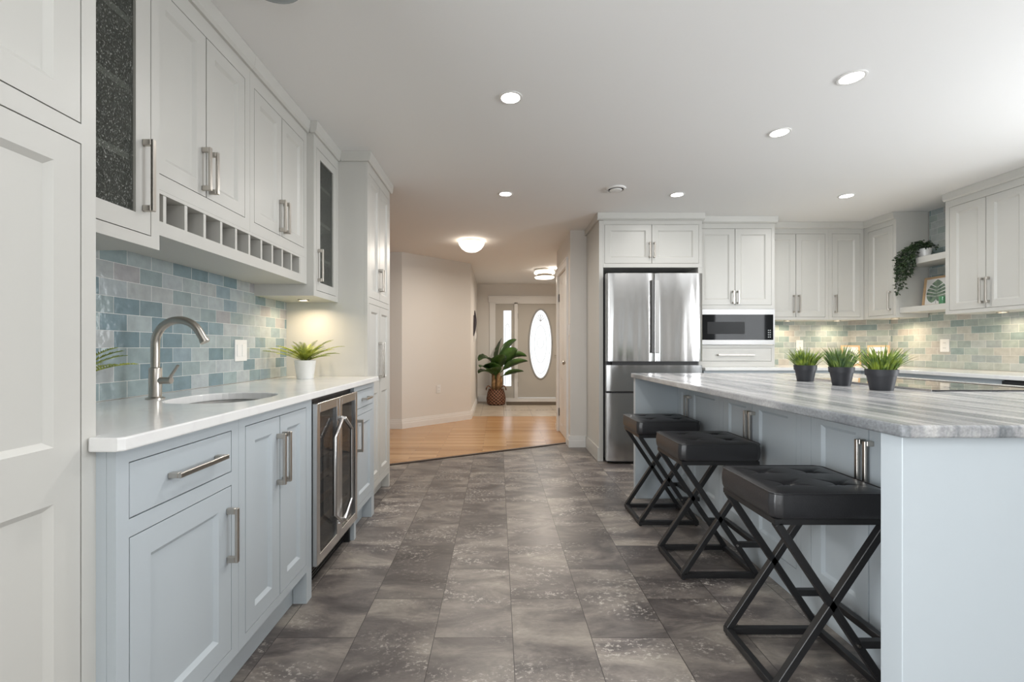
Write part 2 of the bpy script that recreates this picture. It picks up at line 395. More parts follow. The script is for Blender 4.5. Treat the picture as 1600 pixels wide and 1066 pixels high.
def basket_mat():
    m, nt, p = newmat('woven_wicker'); L = nt.links.new
    tc = N(nt, 'ShaderNodeTexCoord'); sp = N(nt, 'ShaderNodeSeparateXYZ'); L(tc.outputs['Object'], sp.inputs[0])
    ang = math_n(nt, 'ARCTAN2', sp.outputs[1], sp.outputs[0])
    a = math_n(nt, 'SINE', math_n(nt, 'MULTIPLY', ang, 15.0)); z = math_n(nt, 'SINE', math_n(nt, 'MULTIPLY', sp.outputs[2], 105.0))
    h = math_n(nt, 'MULTIPLY', a, z)
    c = ramp(nt, [(0.25, (0.05, 0.018, 0.010)), (0.6, (0.17, 0.07, 0.035)), (0.85, (0.26, 0.125, 0.07))])
    L(math_n(nt, 'ADD', math_n(nt, 'MULTIPLY', h, 0.5), 0.5), c.inputs[0]); L(c.outputs[0], p.inputs['Base Color']); p.inputs['Roughness'].default_value = 0.6
    b = N(nt, 'ShaderNodeBump'); b.inputs['Strength'].default_value = 0.7; b.inputs['Distance'].default_value = 0.01; L(h, b.inputs['Height']); L(b.outputs[0], p.inputs['Normal'])
    return m

M_UP = plain('warm_white_cabinet_paint', (0.555, 0.548, 0.518), 0.38, var=0.02, bscale=3)
M_LOW = plain('blue_grey_cabinet_paint', (0.468, 0.515, 0.548), 0.36, var=0.02, bscale=3)
M_WALL = plain('wall_paint', (0.69, 0.665, 0.63), 0.75, bump=0.02, bscale=120)
M_CEIL = plain('ceiling_paint', (0.82, 0.815, 0.805), 0.85, bump=0.02, bscale=90)
M_TRIM = plain('white_trim_paint', (0.76, 0.75, 0.73), 0.4)
M_DOOR = plain('greige_door_paint', (0.50, 0.475, 0.43), 0.5)
M_DARK = plain('dark_interior', (0.05, 0.05, 0.05), 0.8)
M_NICKEL = steel_mat('brushed_nickel', (0.50, 0.47, 0.43), 0.30)
M_STEEL = steel_mat('stainless_steel', (0.58, 0.575, 0.57), 0.26)
M_SATIN = steel_mat('satin_steel', (0.36, 0.355, 0.35), 0.42)
M_FRIDGE = steel_mat('fridge_stainless', (0.50, 0.495, 0.49), 0.17, wav=0.17, wscale=(9, 9, 0.9))
M_BLACK = plain('black_plastic', (0.015, 0.015, 0.016), 0.4)
M_BGLASS = plain('black_glass', (0.010, 0.011, 0.012), 0.04, spec=0.10)
M_COOK = plain('black_ceramic_glass', (0.010, 0.011, 0.012), 0.03, spec=0.9)
M_LEATHER = plain('black_leather', (0.020, 0.020, 0.022), 0.36, bump=0.07, bscale=190, spec=0.65)
M_IRON = plain('black_iron', (0.014, 0.014, 0.015), 0.42, bump=0.03, bscale=200)
M_FLOOR = floor_mat(); M_WOOD = hardwood_mat(); M_FOYER = foyer_tile_mat()
M_STONE = granite_mat(); M_QUARTZ = quartz_mat()
PAL_L = [(.33, .38, .39), (.20, .27, .295), (.37, .395, .40), (.26, .325, .335), (.165, .235, .265), (.36, .40, .42), (.24, .31, .345), (.345, .345, .355)]
PAL_R_WARM_LIT = [(.40, .43, .40), (.30, .35, .335), (.44, .44, .41), (.35, .40, .375), (.25, .315, .31), (.41, .44, .43), (.33, .37, .37), (.42, .40, .37)]  # same tiles with the tint of the warm lamps worked into the colours
M_TILE_L = backsplash_mat('glazed_tile_left', 1, PAL_L); M_TILE_B = backsplash_mat('glazed_tile_back', 0, PAL_R_WARM_LIT); M_TILE_R = backsplash_mat('glazed_tile_right', 1, PAL_R_WARM_LIT)
M_RAIN = glass_mat('rain_glass', (0.74, 0.76, 0.73), 0.66, rough=0.14, bump=1.0, bscale=330, diffuse=(0.10, 0.105, 0.095), stretch=(1, 1.0, 0.5), glint_fleck=((.24, .25, .23), (.55, .56, .53)))
M_CLEAR = glass_mat('clear_glass', (0.93, 0.95, 0.96), 0.90, rough=0.02)
M_COOLG = glass_mat('cooler_glass', (0.70, 0.70, 0.70), 0.55, rough=0.03, diffuse=(0.07, 0.07, 0.07))
M_FROST = glass_mat('frosted_glass', (0.97, 0.98, 0.99), 0.80, rough=0.3, diffuse=(0.9, 0.9, 0.9))
M_LED = emit('led_lens', (1.0, 0.97, 0.93), 9.0)
M_WARM = emit('warm_lamp_glass', (1.0, 0.93, 0.82), 1.5)
M_PUCK = emit('puck_lens', (1.0, 0.85, 0.62), 5.0)
M_WHITEP = plain('white_plastic', (0.74, 0.74, 0.73), 0.4)
M_CERAMIC = plain('white_ceramic', (0.78, 0.78, 0.77), 0.3)
M_SOIL = plain('soil', (0.04, 0.028, 0.02), 0.95, bump=0.5, bscale=90)
M_POT = plain('black_pot', (0.020, 0.021, 0.026), 0.5)
M_FERN = leaf_mat('fern_green', (0.14, 0.21, 0.02), (0.55, 0.58, 0.08), 0.5, 14)
M_GRASS = leaf_mat('grass_green', (0.07, 0.13, 0.03), (0.30, 0.38, 0.05), 0.45, 34)
M_GRASS2 = leaf_mat('grass_dark_green', (0.055, 0.11, 0.045), (0.19, 0.27, 0.055), 0.45, 34)
M_IVY = leaf_mat('ivy_green', (0.012, 0.024, 0.012), (0.04, 0.075, 0.025), 0.5, 30)
M_BANANA = leaf_mat('banana_leaf', (0.016, 0.045, 0.012), (0.07, 0.16, 0.025), 0.35, 5)
M_TRUNK = leaf_mat('palm_trunk', (0.16, 0.085, 0.035), (0.36, 0.22, 0.10), 0.8, 18)
M_BASKET = basket_mat()
M_OAK = plain('pale_oak', (0.56, 0.38, 0.22), 0.5, bump=0.05, bscale=18, var=0.15, bstretch=(1, 1, 6))
M_RACKW = plain('cooler_shelf_wood', (0.42, 0.23, 0.11), 0.5, var=0.2, bscale=20)
M_PAPER = plain('white_paper', (0.76, 0.76, 0.74), 0.8)
M_PRINT = leaf_mat('printed_leaf_green', (0.08, 0.13, 0.10), (0.26, 0.34, 0.24), 0.8, 26)
M_INK = plain('grey_ink', (0.16, 0.17, 0.16), 0.8)
M_CANDLE = plain('green_candle_glass', (0.10, 0.27, 0.14), 0.1, coat=0.5)
M_MAT = plain('brown_mat', (0.10, 0.075, 0.05), 0.95, bump=0.4, bscale=220)
M_STRIP = plain('dark_bronze_strip', (0.07, 0.05, 0.04), 0.4, metal=0.5)
M_ORN = plain('dark_ornament', (0.03, 0.022, 0.03), 0.6)
M_CAME = plain('grey_caming', (0.40, 0.40, 0.39), 0.4)
M_HINGE = plain('dark_hinge', (0.08, 0.075, 0.07), 0.35, metal=0.8)
M_CURTAIN = plain('dark_curtain', (0.10, 0.10, 0.11), 0.9)
M_LENSG = plain('grey_blue_glass', (0.30, 0.34, 0.35), 0.25)

CEIL = 2.40
# ------------------------------------------------------------------ the setting
def struct(name, mb, mat, label, bevel=0.0):
    return tag(mb.build(name, mat, None, bevel=bevel), label, None, None, 'structure')

struct('floor', MB().prism([(-1.55, -3.3), (4.25, -3.3), (4.25, 5.05), (0.80, 5.05), (0.80, 5.131), (-1.55, 3.88)], -0.1, 0.0), M_FLOOR, 'dark brown slate-look tile floor of the kitchen laid in running bond')
struct('floor_hall', MB().prism([(-4.1, 3.5), (-1.55, 3.5), (-1.55, 3.88), (0.80, 5.131), (0.80, 5.05), (2.5, 5.05), (2.5, 7.14), (-4.1, 7.14)], -0.1, 0.0), M_WOOD, 'honey coloured hardwood floor of the hallway beyond the kitchen')
struct('floor_foyer', MB().box(-4.1, 2.5, 7.14, 9.35, -0.1, 0.0), M_FOYER, 'beige tile floor of the foyer before the front door')
struct('ceiling', MB().box(-4.2, 4.35, -3.4, 9.4, CEIL, CEIL + .1), M_CEIL, 'smooth white ceiling with recessed lights')
struct('trim_1', MB().bar((-1.30, 4.013, 0.004), (0.80, 5.131, 0.004), 0.035, 0.010), M_STRIP, 'dark transition strip between the slate tile and the hardwood floor')

wb = MB(); a, b, za, zb = ADDED_LEFT_WINDOW
wb.box(-1.53, -1.41, -3.2, a, 0, CEIL); wb.box(-1.53, -1.41, b, 3.56, 0, CEIL); wb.box(-1.53, -1.41, a, b, 0, za); wb.box(-1.53, -1.41, a, b, zb, CEIL)
struct('wall_left', wb, M_WALL, 'kitchen wall behind the left cabinet run')
w = MB(); w.box(-1.51, -1.43, a, a + .05, za, zb); w.box(-1.51, -1.43, b - .05, b, za, zb); w.box(-1.51, -1.43, a + .05, b - .05, za, za + .05); w.box(-1.51, -1.43, a + .05, b - .05, zb - .05, zb)
o = struct('window_7', w, M_TRIM, 'white framed window in the left wall behind the camera')
MB().box(-1.474, -1.466, a + .05, b - .05, za + .05, zb - .05).build('glass_pane', M_CLEAR, o)
struct('wall_dining', MB().box(-4.0, -1.53, 3.50, 3.56, 0, CEIL), M_WALL, 'wall behind the tall pantry on the hallway side')
struct('wall_dining_left', MB().box(-4.12, -4.0, 3.50, 9.1, 0, CEIL), M_WALL, 'far left wall of the hallway')
struct('wall_hall_left', MB().prism([(-4.0, 6.04), (-1.304, 6.04), (-0.42, 6.857), (-0.42, 9.1), (-4.0, 9.1)], 0, CEIL), M_WALL, 'beige hallway wall with an angled face left of the front door')
wb = MB()
wb.box(0.80, 4.24, 4.92, 5.04, 0, CEIL)
struct('wall_back', wb, M_WALL, 'wall behind the fridge and the back cabinets')
wb = MB()
wb.box(0.80, 0.92, 5.04, 5.12, 0, CEIL); wb.box(0.80, 0.92, 5.88, 6.04, 0, CEIL); wb.box(0.80, 0.92, 5.12, 5.88, 2.04, CEIL)
wb.box(0.92, 2.3, 5.92, 6.04, 0, CEIL)
struct('wall_hall_right', wb, M_WALL, 'short hallway wall around the closet door')
struct('wall_foyer_right', MB().box(2.3, 2.42, 5.04, 9.1, 0, CEIL), M_WALL, 'right wall of the foyer')
wb = MB()
wb.box(-0.42, -0.09, 9.1, 9.24, 0, CEIL); wb.box(1.36, 2.42, 9.1, 9.24, 0, CEIL); wb.box(-0.09, 1.36, 9.1, 9.24, 2.06, CEIL)
struct('wall_far', wb, M_WALL, 'foyer wall around the front door')
wb = MB(); ys = [-3.2]
for (a, b, za, zb) in RIGHT_WINDOWS: ys += [a, b]; wb.box(4.12, 4.24, a, b, 0, za); wb.box(4.12, 4.24, a, b, zb, CEIL)
ys.append(4.92)
for i in range(0, len(ys), 2): wb.box(4.12, 4.24, ys[i], ys[i + 1], 0, CEIL)
struct('wall_right', wb, M_WALL, 'kitchen wall behind the right cabinet run')
for i, (a, b, za, zb) in enumerate(RIGHT_WINDOWS):
    w = MB(); w.box(4.14, 4.22, a, a + .04, za, zb); w.box(4.14, 4.22, b - .04, b, za, zb); w.box(4.14, 4.22, a + .04, b - .04, za, za + .04); w.box(4.14, 4.22, a + .04, b - .04, zb - .04, zb)
    o = struct('window_%d' % (i + 5), w, M_TRIM, 'white framed window in the right kitchen wall outside the picture')
    MB().box(4.176, 4.184, a + .04, b - .04, za + .04, zb - .04).build('glass_pane', M_CLEAR, o)
wb = MB(); xs = [-1.53]
for a, b in REAR_WINDOWS: xs += [a, b]
xs.append(4.24)
for i in range(0, len(xs), 2): wb.box(xs[i], xs[i + 1], -3.34, -3.2, 0, CEIL)
for a, b in REAR_WINDOWS: wb.box(a, b, -3.34, -3.2, 2.2, CEIL); wb.box(a, b, -3.34, -3.2, 0, 0.2)
struct('wall_rear', wb, M_WALL, 'wall with three tall windows behind the camera')
for i, (a, b) in enumerate(REAR_WINDOWS):
    w = MB()
    w.box(a, a + .06, -3.32, -3.24, .2, 2.2); w.box(b - .06, b, -3.32, -3.24, .2, 2.2); w.box(a + .06, b - .06, -3.32, -3.24, .2, .26); w.box(a + .06, b - .06, -3.32, -3.24, 2.14, 2.2)
    w.box((a + b) / 2 - .03, (a + b) / 2 + .03, -3.32, -3.24, .26, 2.14)
    o = struct('window_%d' % (i + 2), w, M_TRIM, 'white framed window behind the camera')
    g = MB(); g.box(a + .06, (a + b) / 2 - .03, -3.285, -3.275, .26, 2.14); g.box((a + b) / 2 + .03, b - .06, -3.285, -3.275, .26, 2.14)
    g.build('glass_pane', M_CLEAR, o)

# baseboards: stepped profile along a line, facing the given side
def baseboard(name, segs, label):
    mb = MB()
    for (x0, y0, x1, y1, nx, ny) in segs:
        for (z0, z1, t) in ((0.0, 0.075, 0.018), (0.075, 0.105, 0.013), (0.105, 0.125, 0.008)):
            mb.prism([(x0, y0), (x1, y1), (x1 + nx * t, y1 + ny * t), (x0 + nx * t, y0 + ny * t)], z0, z1)
    return struct(name, mb, M_TRIM, label)
s2 = math.sqrt(.5)
ux, uy = (0.884, 0.817); ul = math.hypot(ux, uy); nx_, ny_ = uy / ul, -ux / ul
baseboard('baseboard_hall_left', [(-4.0, 6.04, -1.304, 6.04, 0, -1), (-1.31, 6.034, -0.414, 6.863, nx_, ny_), (-0.42, 6.857, -0.42, 9.1, 1, 0)], 'white stepped baseboard along the angled hallway wall')
baseboard('baseboard_far', [(-0.40, 9.1, -0.17, 9.1, 0, -1)], 'white baseboard left of the front door behind the basket')
baseboard('baseboard_stub', [(0.78, 4.92, 0.978, 4.92, 0, -1), (0.80, 4.905, 0.80, 5.05, -1, 0), (0.80, 5.95, 0.80, 6.04, -1, 0)], 'white stepped baseboard around the wall stub beside the fridge panel')
struct('corner_wall', MB().prism([(3.90, 4.92), (4.12, 4.66), (4.12, 4.92)], 0, CEIL), M_WALL, 'angled corner where the two right tiled walls meet')

# backsplashes
bs = MB().box(-1.41, -1.402, 0.957, 2.949, 0.912, 1.53); struct('backsplash_left', bs, M_TILE_L, 'blue and grey glazed tile backsplash behind the left sink')
bs = MB().box(2.754, 3.90, 4.912, 4.92, 0.912, 1.40)
struct('backsplash_back', bs, M_TILE_B, 'glazed tile backsplash between microwave and corner')
bs = MB().prism([(3.894, 4.914), (4.114, 4.654), (4.12, 4.66), (3.90, 4.92)], 0.912, 1.40); struct('backsplash_corner', bs, M_TILE_B, 'narrow angled tile panel in the corner of the right backsplash')
bs = MB().box(4.112, 4.12, 1.98, 4.66, 0.912, 1.40); bs.box(4.112, 4.12, 3.78, 4.24, 1.40, CEIL)
struct('backsplash_right', bs, M_TILE_R, 'glazed tile backsplash on the right wall rising behind the open shelves')

# ------------------------------------------------------------------ cabinets
def shaker(mb, w, h, x0, z0, t=0.02, rail=0.055, slope=0.012, rec=0.010, y=0.0):
    x1, z1 = x0 + w, z0 + h
    def rect(i, yy): return [(x0 + i, yy, z0 + i), (x1 - i, yy, z0 + i), (x1 - i, yy, z1 - i), (x0 + i, yy, z1 - i)]
    v = rect(0, y) + rect(rail, y) + rect(rail + slope, y + rec) + rect(0, y + t)
    f = []
    for a, b in ((0, 4), (4, 8)):
        for i in range(4): j = (i + 1) % 4; f.append((a + i, a + j, b + j, b + i))
    f.append((8, 9, 10, 11))
    for i in range(4): j = (i + 1) % 4; f.append((12 + i, 12 + j, j, i))
    f.append((15, 14, 13, 12))
    mb.add(v, f)

def make_handle(parent, x, z, length, axis, proj=0.034, w=0.013, y=0.0):
    mb = MB(); hl = length / 2
    if axis == 'v':
        mb.box(x - w / 2, x + w / 2, y - proj, y - proj + .009, z - hl, z + hl)
        for s in (-1, 1):
            zc = z + s * (hl - .009); mb.box(x - w / 2, x + w / 2, y - proj + .009, y - .0002, zc - .009, zc + .009)
    else:
        mb.box(x - hl, x + hl, y - proj, y - proj + .009, z - w / 2, z + w / 2)
        for s in (-1, 1):
            xc = x + s * (hl - .009); mb.box(xc - .009, xc + .009, y - proj + .009, y - .0002, z - w / 2, z + w / 2)
    return mb.build('handle', M_NICKEL, parent, bevel=.0015, seg=1)

GAP = 0.0027
def cabinet(name, label, loc, rz, w, z0, z1, depth, fronts, mat, cat='cabinet', frame_z0=None, body=None, feet=(), crown=None, toe=False, group=None, hollow=False, plain_side=False, rail=0.055, holes=()):
    """local x along the face seen from the front, local y into the cabinet; all z absolute"""
    root = thing(name, label, cat, (loc[0], loc[1], z0), rz, group)
    fz0 = z0 if frame_z0 is None else frame_z0
    T = 0.02
    # carcass
    if hollow:
        c = MB(); s = .018
        c.box(0, s, T, depth, 0, z1 - z0); c.box(w - s, w, T, depth, 0, z1 - z0)
        if toe: c = MB(); fb = fz0 - z0; c.box(0, s, T, depth, fb, z1 - z0); c.box(w - s, w, T, depth, fb, z1 - z0); c.box(0, w, .06, depth, 0, fb + s); c.box(s, w - s, depth - .008, depth, fb + s, z1 - z0)
        else: c.box(s, w - s, T, depth, 0, s); c.box(s, w - s, T, depth, z1 - z0 - s, z1 - z0); c.box(s, w - s, depth - .008, depth, s, z1 - z0 - s)
        c.build('carcass', mat, root)
    else:
        c = MB()
        for (a, b) in (body or [(fz0, z1)]): c.box(0, w, T + .0005, depth, a - z0, b - z0)
        if toe: c.box(0.0, w, 0.06, depth, 0.0, fz0 - z0)
        c.build('carcass', mat, root)
    # face frame
    ops = [(f[1], f[2], f[3], f[4]) for f in fronts] + list(holes)
    X = sorted(set([0, w] + [q for o in ops for q in o[:2]])); Z = sorted(set([fz0, z1] + [q for o in ops for q in o[2:]]))
    fr = MB()
    for i in range(len(X) - 1):
        zrun = None
        for j in range(len(Z)):
            solid = False
            if j < len(Z) - 1:
                cx, cz = (X[i] + X[i + 1]) / 2, (Z[j] + Z[j + 1]) / 2
                solid = not any(o[0] < cx < o[1] and o[2] < cz < o[3] for o in ops)
            if solid and zrun is None: zrun = Z[j]
            if not solid and zrun is not None:
                fr.box(X[i], X[i + 1], 0, T, zrun - z0, Z[j] - z0); zrun = None
    for (a, b) in feet: fr.box(a, b, 0, 0.058, 0, fz0 - z0)
    fr.build('face_frame', mat, root)
    # fronts
    for f in fronts:
        kind, x0, x1, a, b, h = f[:6]
        dw, dh = x1 - x0 - 2 * GAP, b - a - 2 * GAP
        mb = MB()
        if kind == 'door':
            shaker(mb, dw, dh, x0 + GAP, a + GAP - z0, rail=rail); d = mb.build('door', mat, root)
        elif kind == 'door2':   # door with a mid rail
            zm = f[6]
            shaker(mb, dw, zm - a - GAP, x0 + GAP, a + GAP - z0, rail=rail); shaker(mb, dw, b - GAP - zm, x0 + GAP, zm - z0, rail=rail); d = mb.build('door', mat, root)
        elif kind == 'drawer':
            mb.box(x0 + GAP, x1 - GAP, 0, T, a + GAP - z0, b - GAP - z0); d = mb.build('drawer', mat, root, bevel=.001, seg=1)
        elif kind == 'glass':
            r = rail; zl, zh = a + GAP - z0, b - GAP - z0; xl, xh = x0 + GAP, x1 - GAP
            mb.box(xl, xl + r, 0, T, zl, zh); mb.box(xh - r, xh, 0, T, zl, zh); mb.box(xl + r, xh - r, 0, T, zl, zl + r); mb.box(xl + r, xh - r, 0, T, zh - r, zh)
            d = mb.build('door', mat, root)
            tag(MB().box(xl + r, xh - r, .008, .013, zl + r, zh - r).build('glass_pane', M_RAIN, d), 'textured rain glass pane')
        if h:
            make_handle(d, h[1], h[2] - z0, h[3], h[0])
    if crown:
        cz0, proj, el, er = crown[:4]
        q = MB()
        pl = 0.0; pr = w; rd = crown[4] if len(crown) > 4 else depth
        # front board leaning outward, plus a thin bottom fillet
        t0, t1 = cz0 - z0, CEIL - z0 - .001
        for (qa, qb, qd) in ((pl, pr, depth), (-el, 0.0, rd), (w, w + er, rd)):
            if qb - qa > 1e-4: q.prism_x([(-proj * .55, t0), (-proj, t0 + .012), (-proj * 1.25, t1), (qd, t1), (qd, t0)], qa, qb)
        q.build('crown', mat, root)
    return root

LR = R(90)
XB, XU, XG, XT = -0.822, -1.10, -1.06, -0.865   # left faces: base, rack uppers, glass uppers, tall
WL = -1.407
# near tall pantry
Y0 = 0.30
t = cabinet('pantry_cabinet', 'tall off-white pantry cabinet at the left edge nearest the camera', (XT, Y0), LR, 0.957 - Y0, 0.0, 2.334, XT - WL,
    [('door2', 0.034, 0.624, 0.16, 1.524, ('v', 0.07, 0.95, .19), 0.85), ('door', 0.034, 0.624, 1.564, 2.27, ('v', 0.07, 1.68, .19))], M_UP, frame_z0=.11, toe=True, feet=((0, .034), (.623, .657)), crown=(2.334, .022, 0, 0))
# near glass cabinet
def add_shelves(root, w, z0, depth, zs, mat):
    for z in zs:
        MB().box(.019, w - .019, .022, depth - .009, z - z0 - .01, z - z0 + .01).build('shelf', M_TRIM, root)
Yg = 0.958
r = cabinet('glass_front_cabinet', 'upper cabinet with a large textured glass door above the near end of the counter', (XG, Yg), LR, 1.393 - Yg, 1.405, 2.334, XG - WL,
    [('glass', 0.03, 0.402, 1.44, 2.272, ('v', 0.373, 1.615, .215))], M_UP, hollow=True, crown=(2.334, .022, 0, .016, .015))
add_shelves(r, 1.393 - Yg, 1.405, XG - WL, (1.66, 1.86, 2.06), M_UP)
# double-door uppers over the rack
cabinet('wall_cabinet', 'first off-white double door upper cabinet over the wine rack next to the large glass door', (XU, 1.394), LR, 1.972 - 1.394, 1.615, 2.334, XU - WL,
    [('door', 0.026, 0.2835, 1.665, 2.272, ('v', 0.262, 1.765, .16)), ('door', 0.2835, 0.541, 1.665, 2.272, ('v', 0.305, 1.765, .16))], M_UP, crown=(2.334, .022, 0, 0), rail=.05)
cabinet('wall_cabinet', 'second off-white double door upper cabinet over the far half of the wine rack', (XU, 1.973), LR, 2.559 - 1.973, 1.615, 2.334, XU - WL,
    [('door', 0.034, 0.2915, 1.665, 2.272, ('v', 0.270, 1.765, .16)), ('door', 0.2915, 0.549, 1.665, 2.272, ('v', 0.313, 1.765, .16))], M_UP, crown=(2.334, .022, 0, 0), rail=.05)
# wine rack
rk = thing('wine_rack', 'open row of square wine cubbies under the off-white double door cabinets', 'wine rack', (XU, 1.394, 1.466), LR)
rw = 2.559 - 1.394; dep = XU - WL; q = MB()
q.box(0, rw, 0, dep, 0, .046); q.box(0, rw, 0, dep, .136, .1485)
q.box(0, rw, dep - .01, dep, .046, .136)
q.box(rw - .083, rw, 0, .02, .046, .136); q.box(0, .012, 0, dep - .01, .046, .136)
q.build('rack_body', M_UP, rk)
for k in range(11):
    xx = (2.474 - 0.1003 * k) - 1.394
    if xx > .03: MB().box(xx - .007, xx + .007, .002, dep - .0105, .0465, .1355).build('divider', M_UP, rk)
# far glass cabinet
r = cabinet('glass_front_cabinet', 'narrow upper cabinet with a textured glass door next to the far tall pantry', (XG, 2.560), LR, 2.949 - 2.560, 1.40, 2.334, XG - WL,
    [('glass', 0.04, 0.358, 1.435, 2.272, ('v', 0.06, 1.585, .19))], M_UP, hollow=True, crown=(2.334, .022, .016, 0, .015), rail=.05)
add_shelves(r, 2.949 - 2.560, 1.40, XG - WL, (1.64, 1.86, 2.08), M_UP)
# base cabinets
cabinet('base_cabinet', 'blue-grey base cabinet with one drawer over one door at the near counter end', (XB, 0.957), LR, 1.409 - .957, 0.0, 0.879, XB - WL,
    [('drawer', 0.034, 0.416, 0.717, 0.845, ('h', 0.25, 0.781, .20)), ('door', 0.034, 0.416, 0.168, 0.677, ('v', 0.395, .53, .165))], M_LOW, frame_z0=.135, toe=True, rail=.06)
cabinet('base_cabinet', 'blue-grey double door base cabinet under the sink, left of the wine cooler', (XB, 1.410), LR, 1.962 - 1.410, 0.0, 0.879, XB - WL,
    [('door', 0.037, 0.267, 0.168, 0.845, ('v', 0.246, .685, .19)), ('door', 0.267, 0.497, 0.168, 0.845, ('v', 0.288, .685, .19))], M_LOW, frame_z0=.135, toe=True, hollow=True, feet=((.500, .552),), rail=.055)
cabinet('base_cabinet', 'small blue-grey drawer and door base cabinet right of the wine cooler', (XB, 2.540), LR, 2.949 - 2.540, 0.0, 0.879, XB - WL,
    [('drawer', 0.034, 0.375, 0.737, 0.845, ('h', 0.205, 0.79, .13)), ('door', 0.034, 0.375, 0.168, 0.70, ('v', 0.062, .585, .19))], M_LOW, frame_z0=.135, toe=True, feet=((0, .034), (.350, .409)), rail=.055)
# far tall pantry
cabinet('pantry_cabinet', 'tall off-white double door pantry at the far end of the left counter', (XT, 2.950), LR, 0.607, 0.0, 2.334, XT - WL,
    [('door2', 0.034, 0.3035, 0.16, 1.40, ('v', 0.282, 1.01, .26), .83), ('door2', 0.3035, 0.573, 0.16, 1.40, ('v', 0.325, 1.01, .26), .83),
     ('door', 0.034, 0.3035, 1.44, 2.272, ('v', 0.282, 1.59, .16)), ('door', 0.3035, 0.573, 1.44, 2.272, ('v', 0.325, 1.59, .16))], M_UP, frame_z0=.11, toe=True, feet=((0, .034), (.573, .607)), crown=(2.334, .022, .016, .016, .170), rail=.05)

# ---- left countertop with sink cut-out
def ellipse(cx, cy, a, b, n=40, p=2.0):
    out = []
    for k in range(n):
        t_ = 2 * math.pi * k / n; c, s = math.cos(t_), math.sin(t_)
        out.append((cx + a * math.copysign(abs(c) ** (2 / p), c), cy + b * math.copysign(abs(s) ** (2 / p), s)))
    return out
SINK = (-1.045, 1.70, 0.165, 0.19)
def counter_with_hole(name, outer, hole, z0, z1, mat):
    o = holed(name, [(x, y) for x, y in outer], hole, 0, 1, mat)
    me = o.data
    for v in me.vertices:
        x, y, z = v.co; v.co = (x, z, z0 + y * (z1 - z0))
    b = bmesh.new(); b.from_mesh(me); bmesh.ops.recalc_face_normals(b, faces=b.faces); b.to_mesh(me); b.free()
    return o
ct = counter_with_hole('countertop', [(WL + .006, .959), (XT + .002, .959), (XT + .002, .935), (-0.80, .935), (-0.79, .945), (-0.79, 2.945), (-.80, 2.955), (XT + .002, 2.955), (XT + .002, 2.947), (WL + .006, 2.947)],
    ellipse(*SINK, p=2.6), 0.88, 0.91, M_QUARTZ)
md = ct.modifiers.new('bevel', 'BEVEL'); md.width = .005; md.segments = 2; md.limit_method = 'ANGLE'; md.angle_limit = R(50)
tag(ct, 'long white quartz countertop on the left base cabinets', 'countertop')
sk = thing('sink', 'small undermount bar sink in the left white countertop', 'sink', (SINK[0], SINK[1], .735))
mb = MB(); n = 40; rings = []
for (k, z) in ((1.04, .144), (1.0, .144), (.97, .06), (.90, .015), (.6, .003), (.18, 0.0)):
    rings.append([(x, y, z) for x, y in ellipse(0, 0, SINK[2] * k, SINK[3] * k, n, 2.6)])
vs = [p for ring in rings for p in ring]; fs = []
for i in range(len(rings) - 1):
    for k in range(n): fs.append((i * n + k, i * n + (k + 1) % n, (i + 1) * n + (k + 1) % n, (i + 1) * n + k))
mb.add(vs, fs); bw = mb.build('basin', plain('sink_steel', (0.55, 0.55, 0.54), .3, metal=.6), sk, smooth=True)
MB().lathe([(.03, 0), (.034, .003), (.02, .004)], 20).build('drain', M_NICKEL, sk)

# ---- faucet
fx, fy = -1.275, 1.655
fc = thing('faucet', 'brushed nickel gooseneck faucet behind the bar sink', 'faucet', (fx, fy, .91))
MB().lathe([(.030, 0), (.030, .004), (.024, .007), (.0225, .008)], 28).build('base_plate', M_NICKEL, fc, smooth='auto')
MB().lathe([(.0205, .007), (.0205, .112), (.0185, .116), (.014, .118)], 28).build('body', M_NICKEL, fc, smooth='auto')
path = [(0, 0, .115), (0, 0, .17), (0, 0, .205)]
for k in range(1, 17):
    a = math.pi * .86 * k / 16
    path.append((.088 - .088 * math.cos(a), 0, .205 + .088 * math.sin(a)))
e = path[-1]; d = Vector(path[-1]) - Vector(path[-2]); d.normalize()
path.append(tuple(Vector(e) + d * .025))
MB().tube(path, .0145, 18).build('spout', M_NICKEL, fc, smooth='auto')
p1 = Vector(path[-1]); MB().tube([p1, p1 + d * .012], .0165, 18).build('spout_tip', M_NICKEL, fc, smooth='auto')
lv = MB().tube([(.018, 0, .068), (.060, 0, .068)], .0125, 16); lv.build('valve', M_NICKEL, fc, smooth='auto')
MB().tube([(.050, 0, .072), (.088, -.004, .125)], [.006, .0045], 10).build('lever', M_NICKEL, fc, smooth='auto')

# ---- outlets and switches
def wall_plate(name, label, loc, rz, w, h, kind, cat='outlet', group=None):
    o = thing(name, label, cat, (loc[0], loc[1], loc[2] - h / 2), rz, group)
    MB().box(-w / 2, w / 2, -.006, 0, 0, h).build('cover_plate', M_WHITEP, o, bevel=.002, seg=1)
    if kind == 'outlet':
        for zc in (.3, .7):
            s = MB().box(-.017, .017, -.008, -.0055, h * zc - .014, h * zc + .014).build('socket', M_WHITEP, o)
            k = MB()
            for sx in (-1, 1): k.box(sx * .007 - .0012, sx * .007 + .0012, -.0085, -.0078, h * zc - .004, h * zc + .006)
            k.build('slot', M_DARK, s)
    else:
        n_ = 2 if w > .09 else 1
        for i in range(n_):
            cx = (i - (n_ - 1) / 2) * .046
            MB().box(cx - .0165, cx + .0165, -.0085, -.0055, h * .22, h * .78).build('rocker', M_WHITEP, o, bevel=.001, seg=1)
    return o
wall_plate('wall_switch', 'white double switch plate on the blue tiles left of the fern', (-1.402, 2.42, 1.085), LR, .112, .116, 'switch', 'switch')
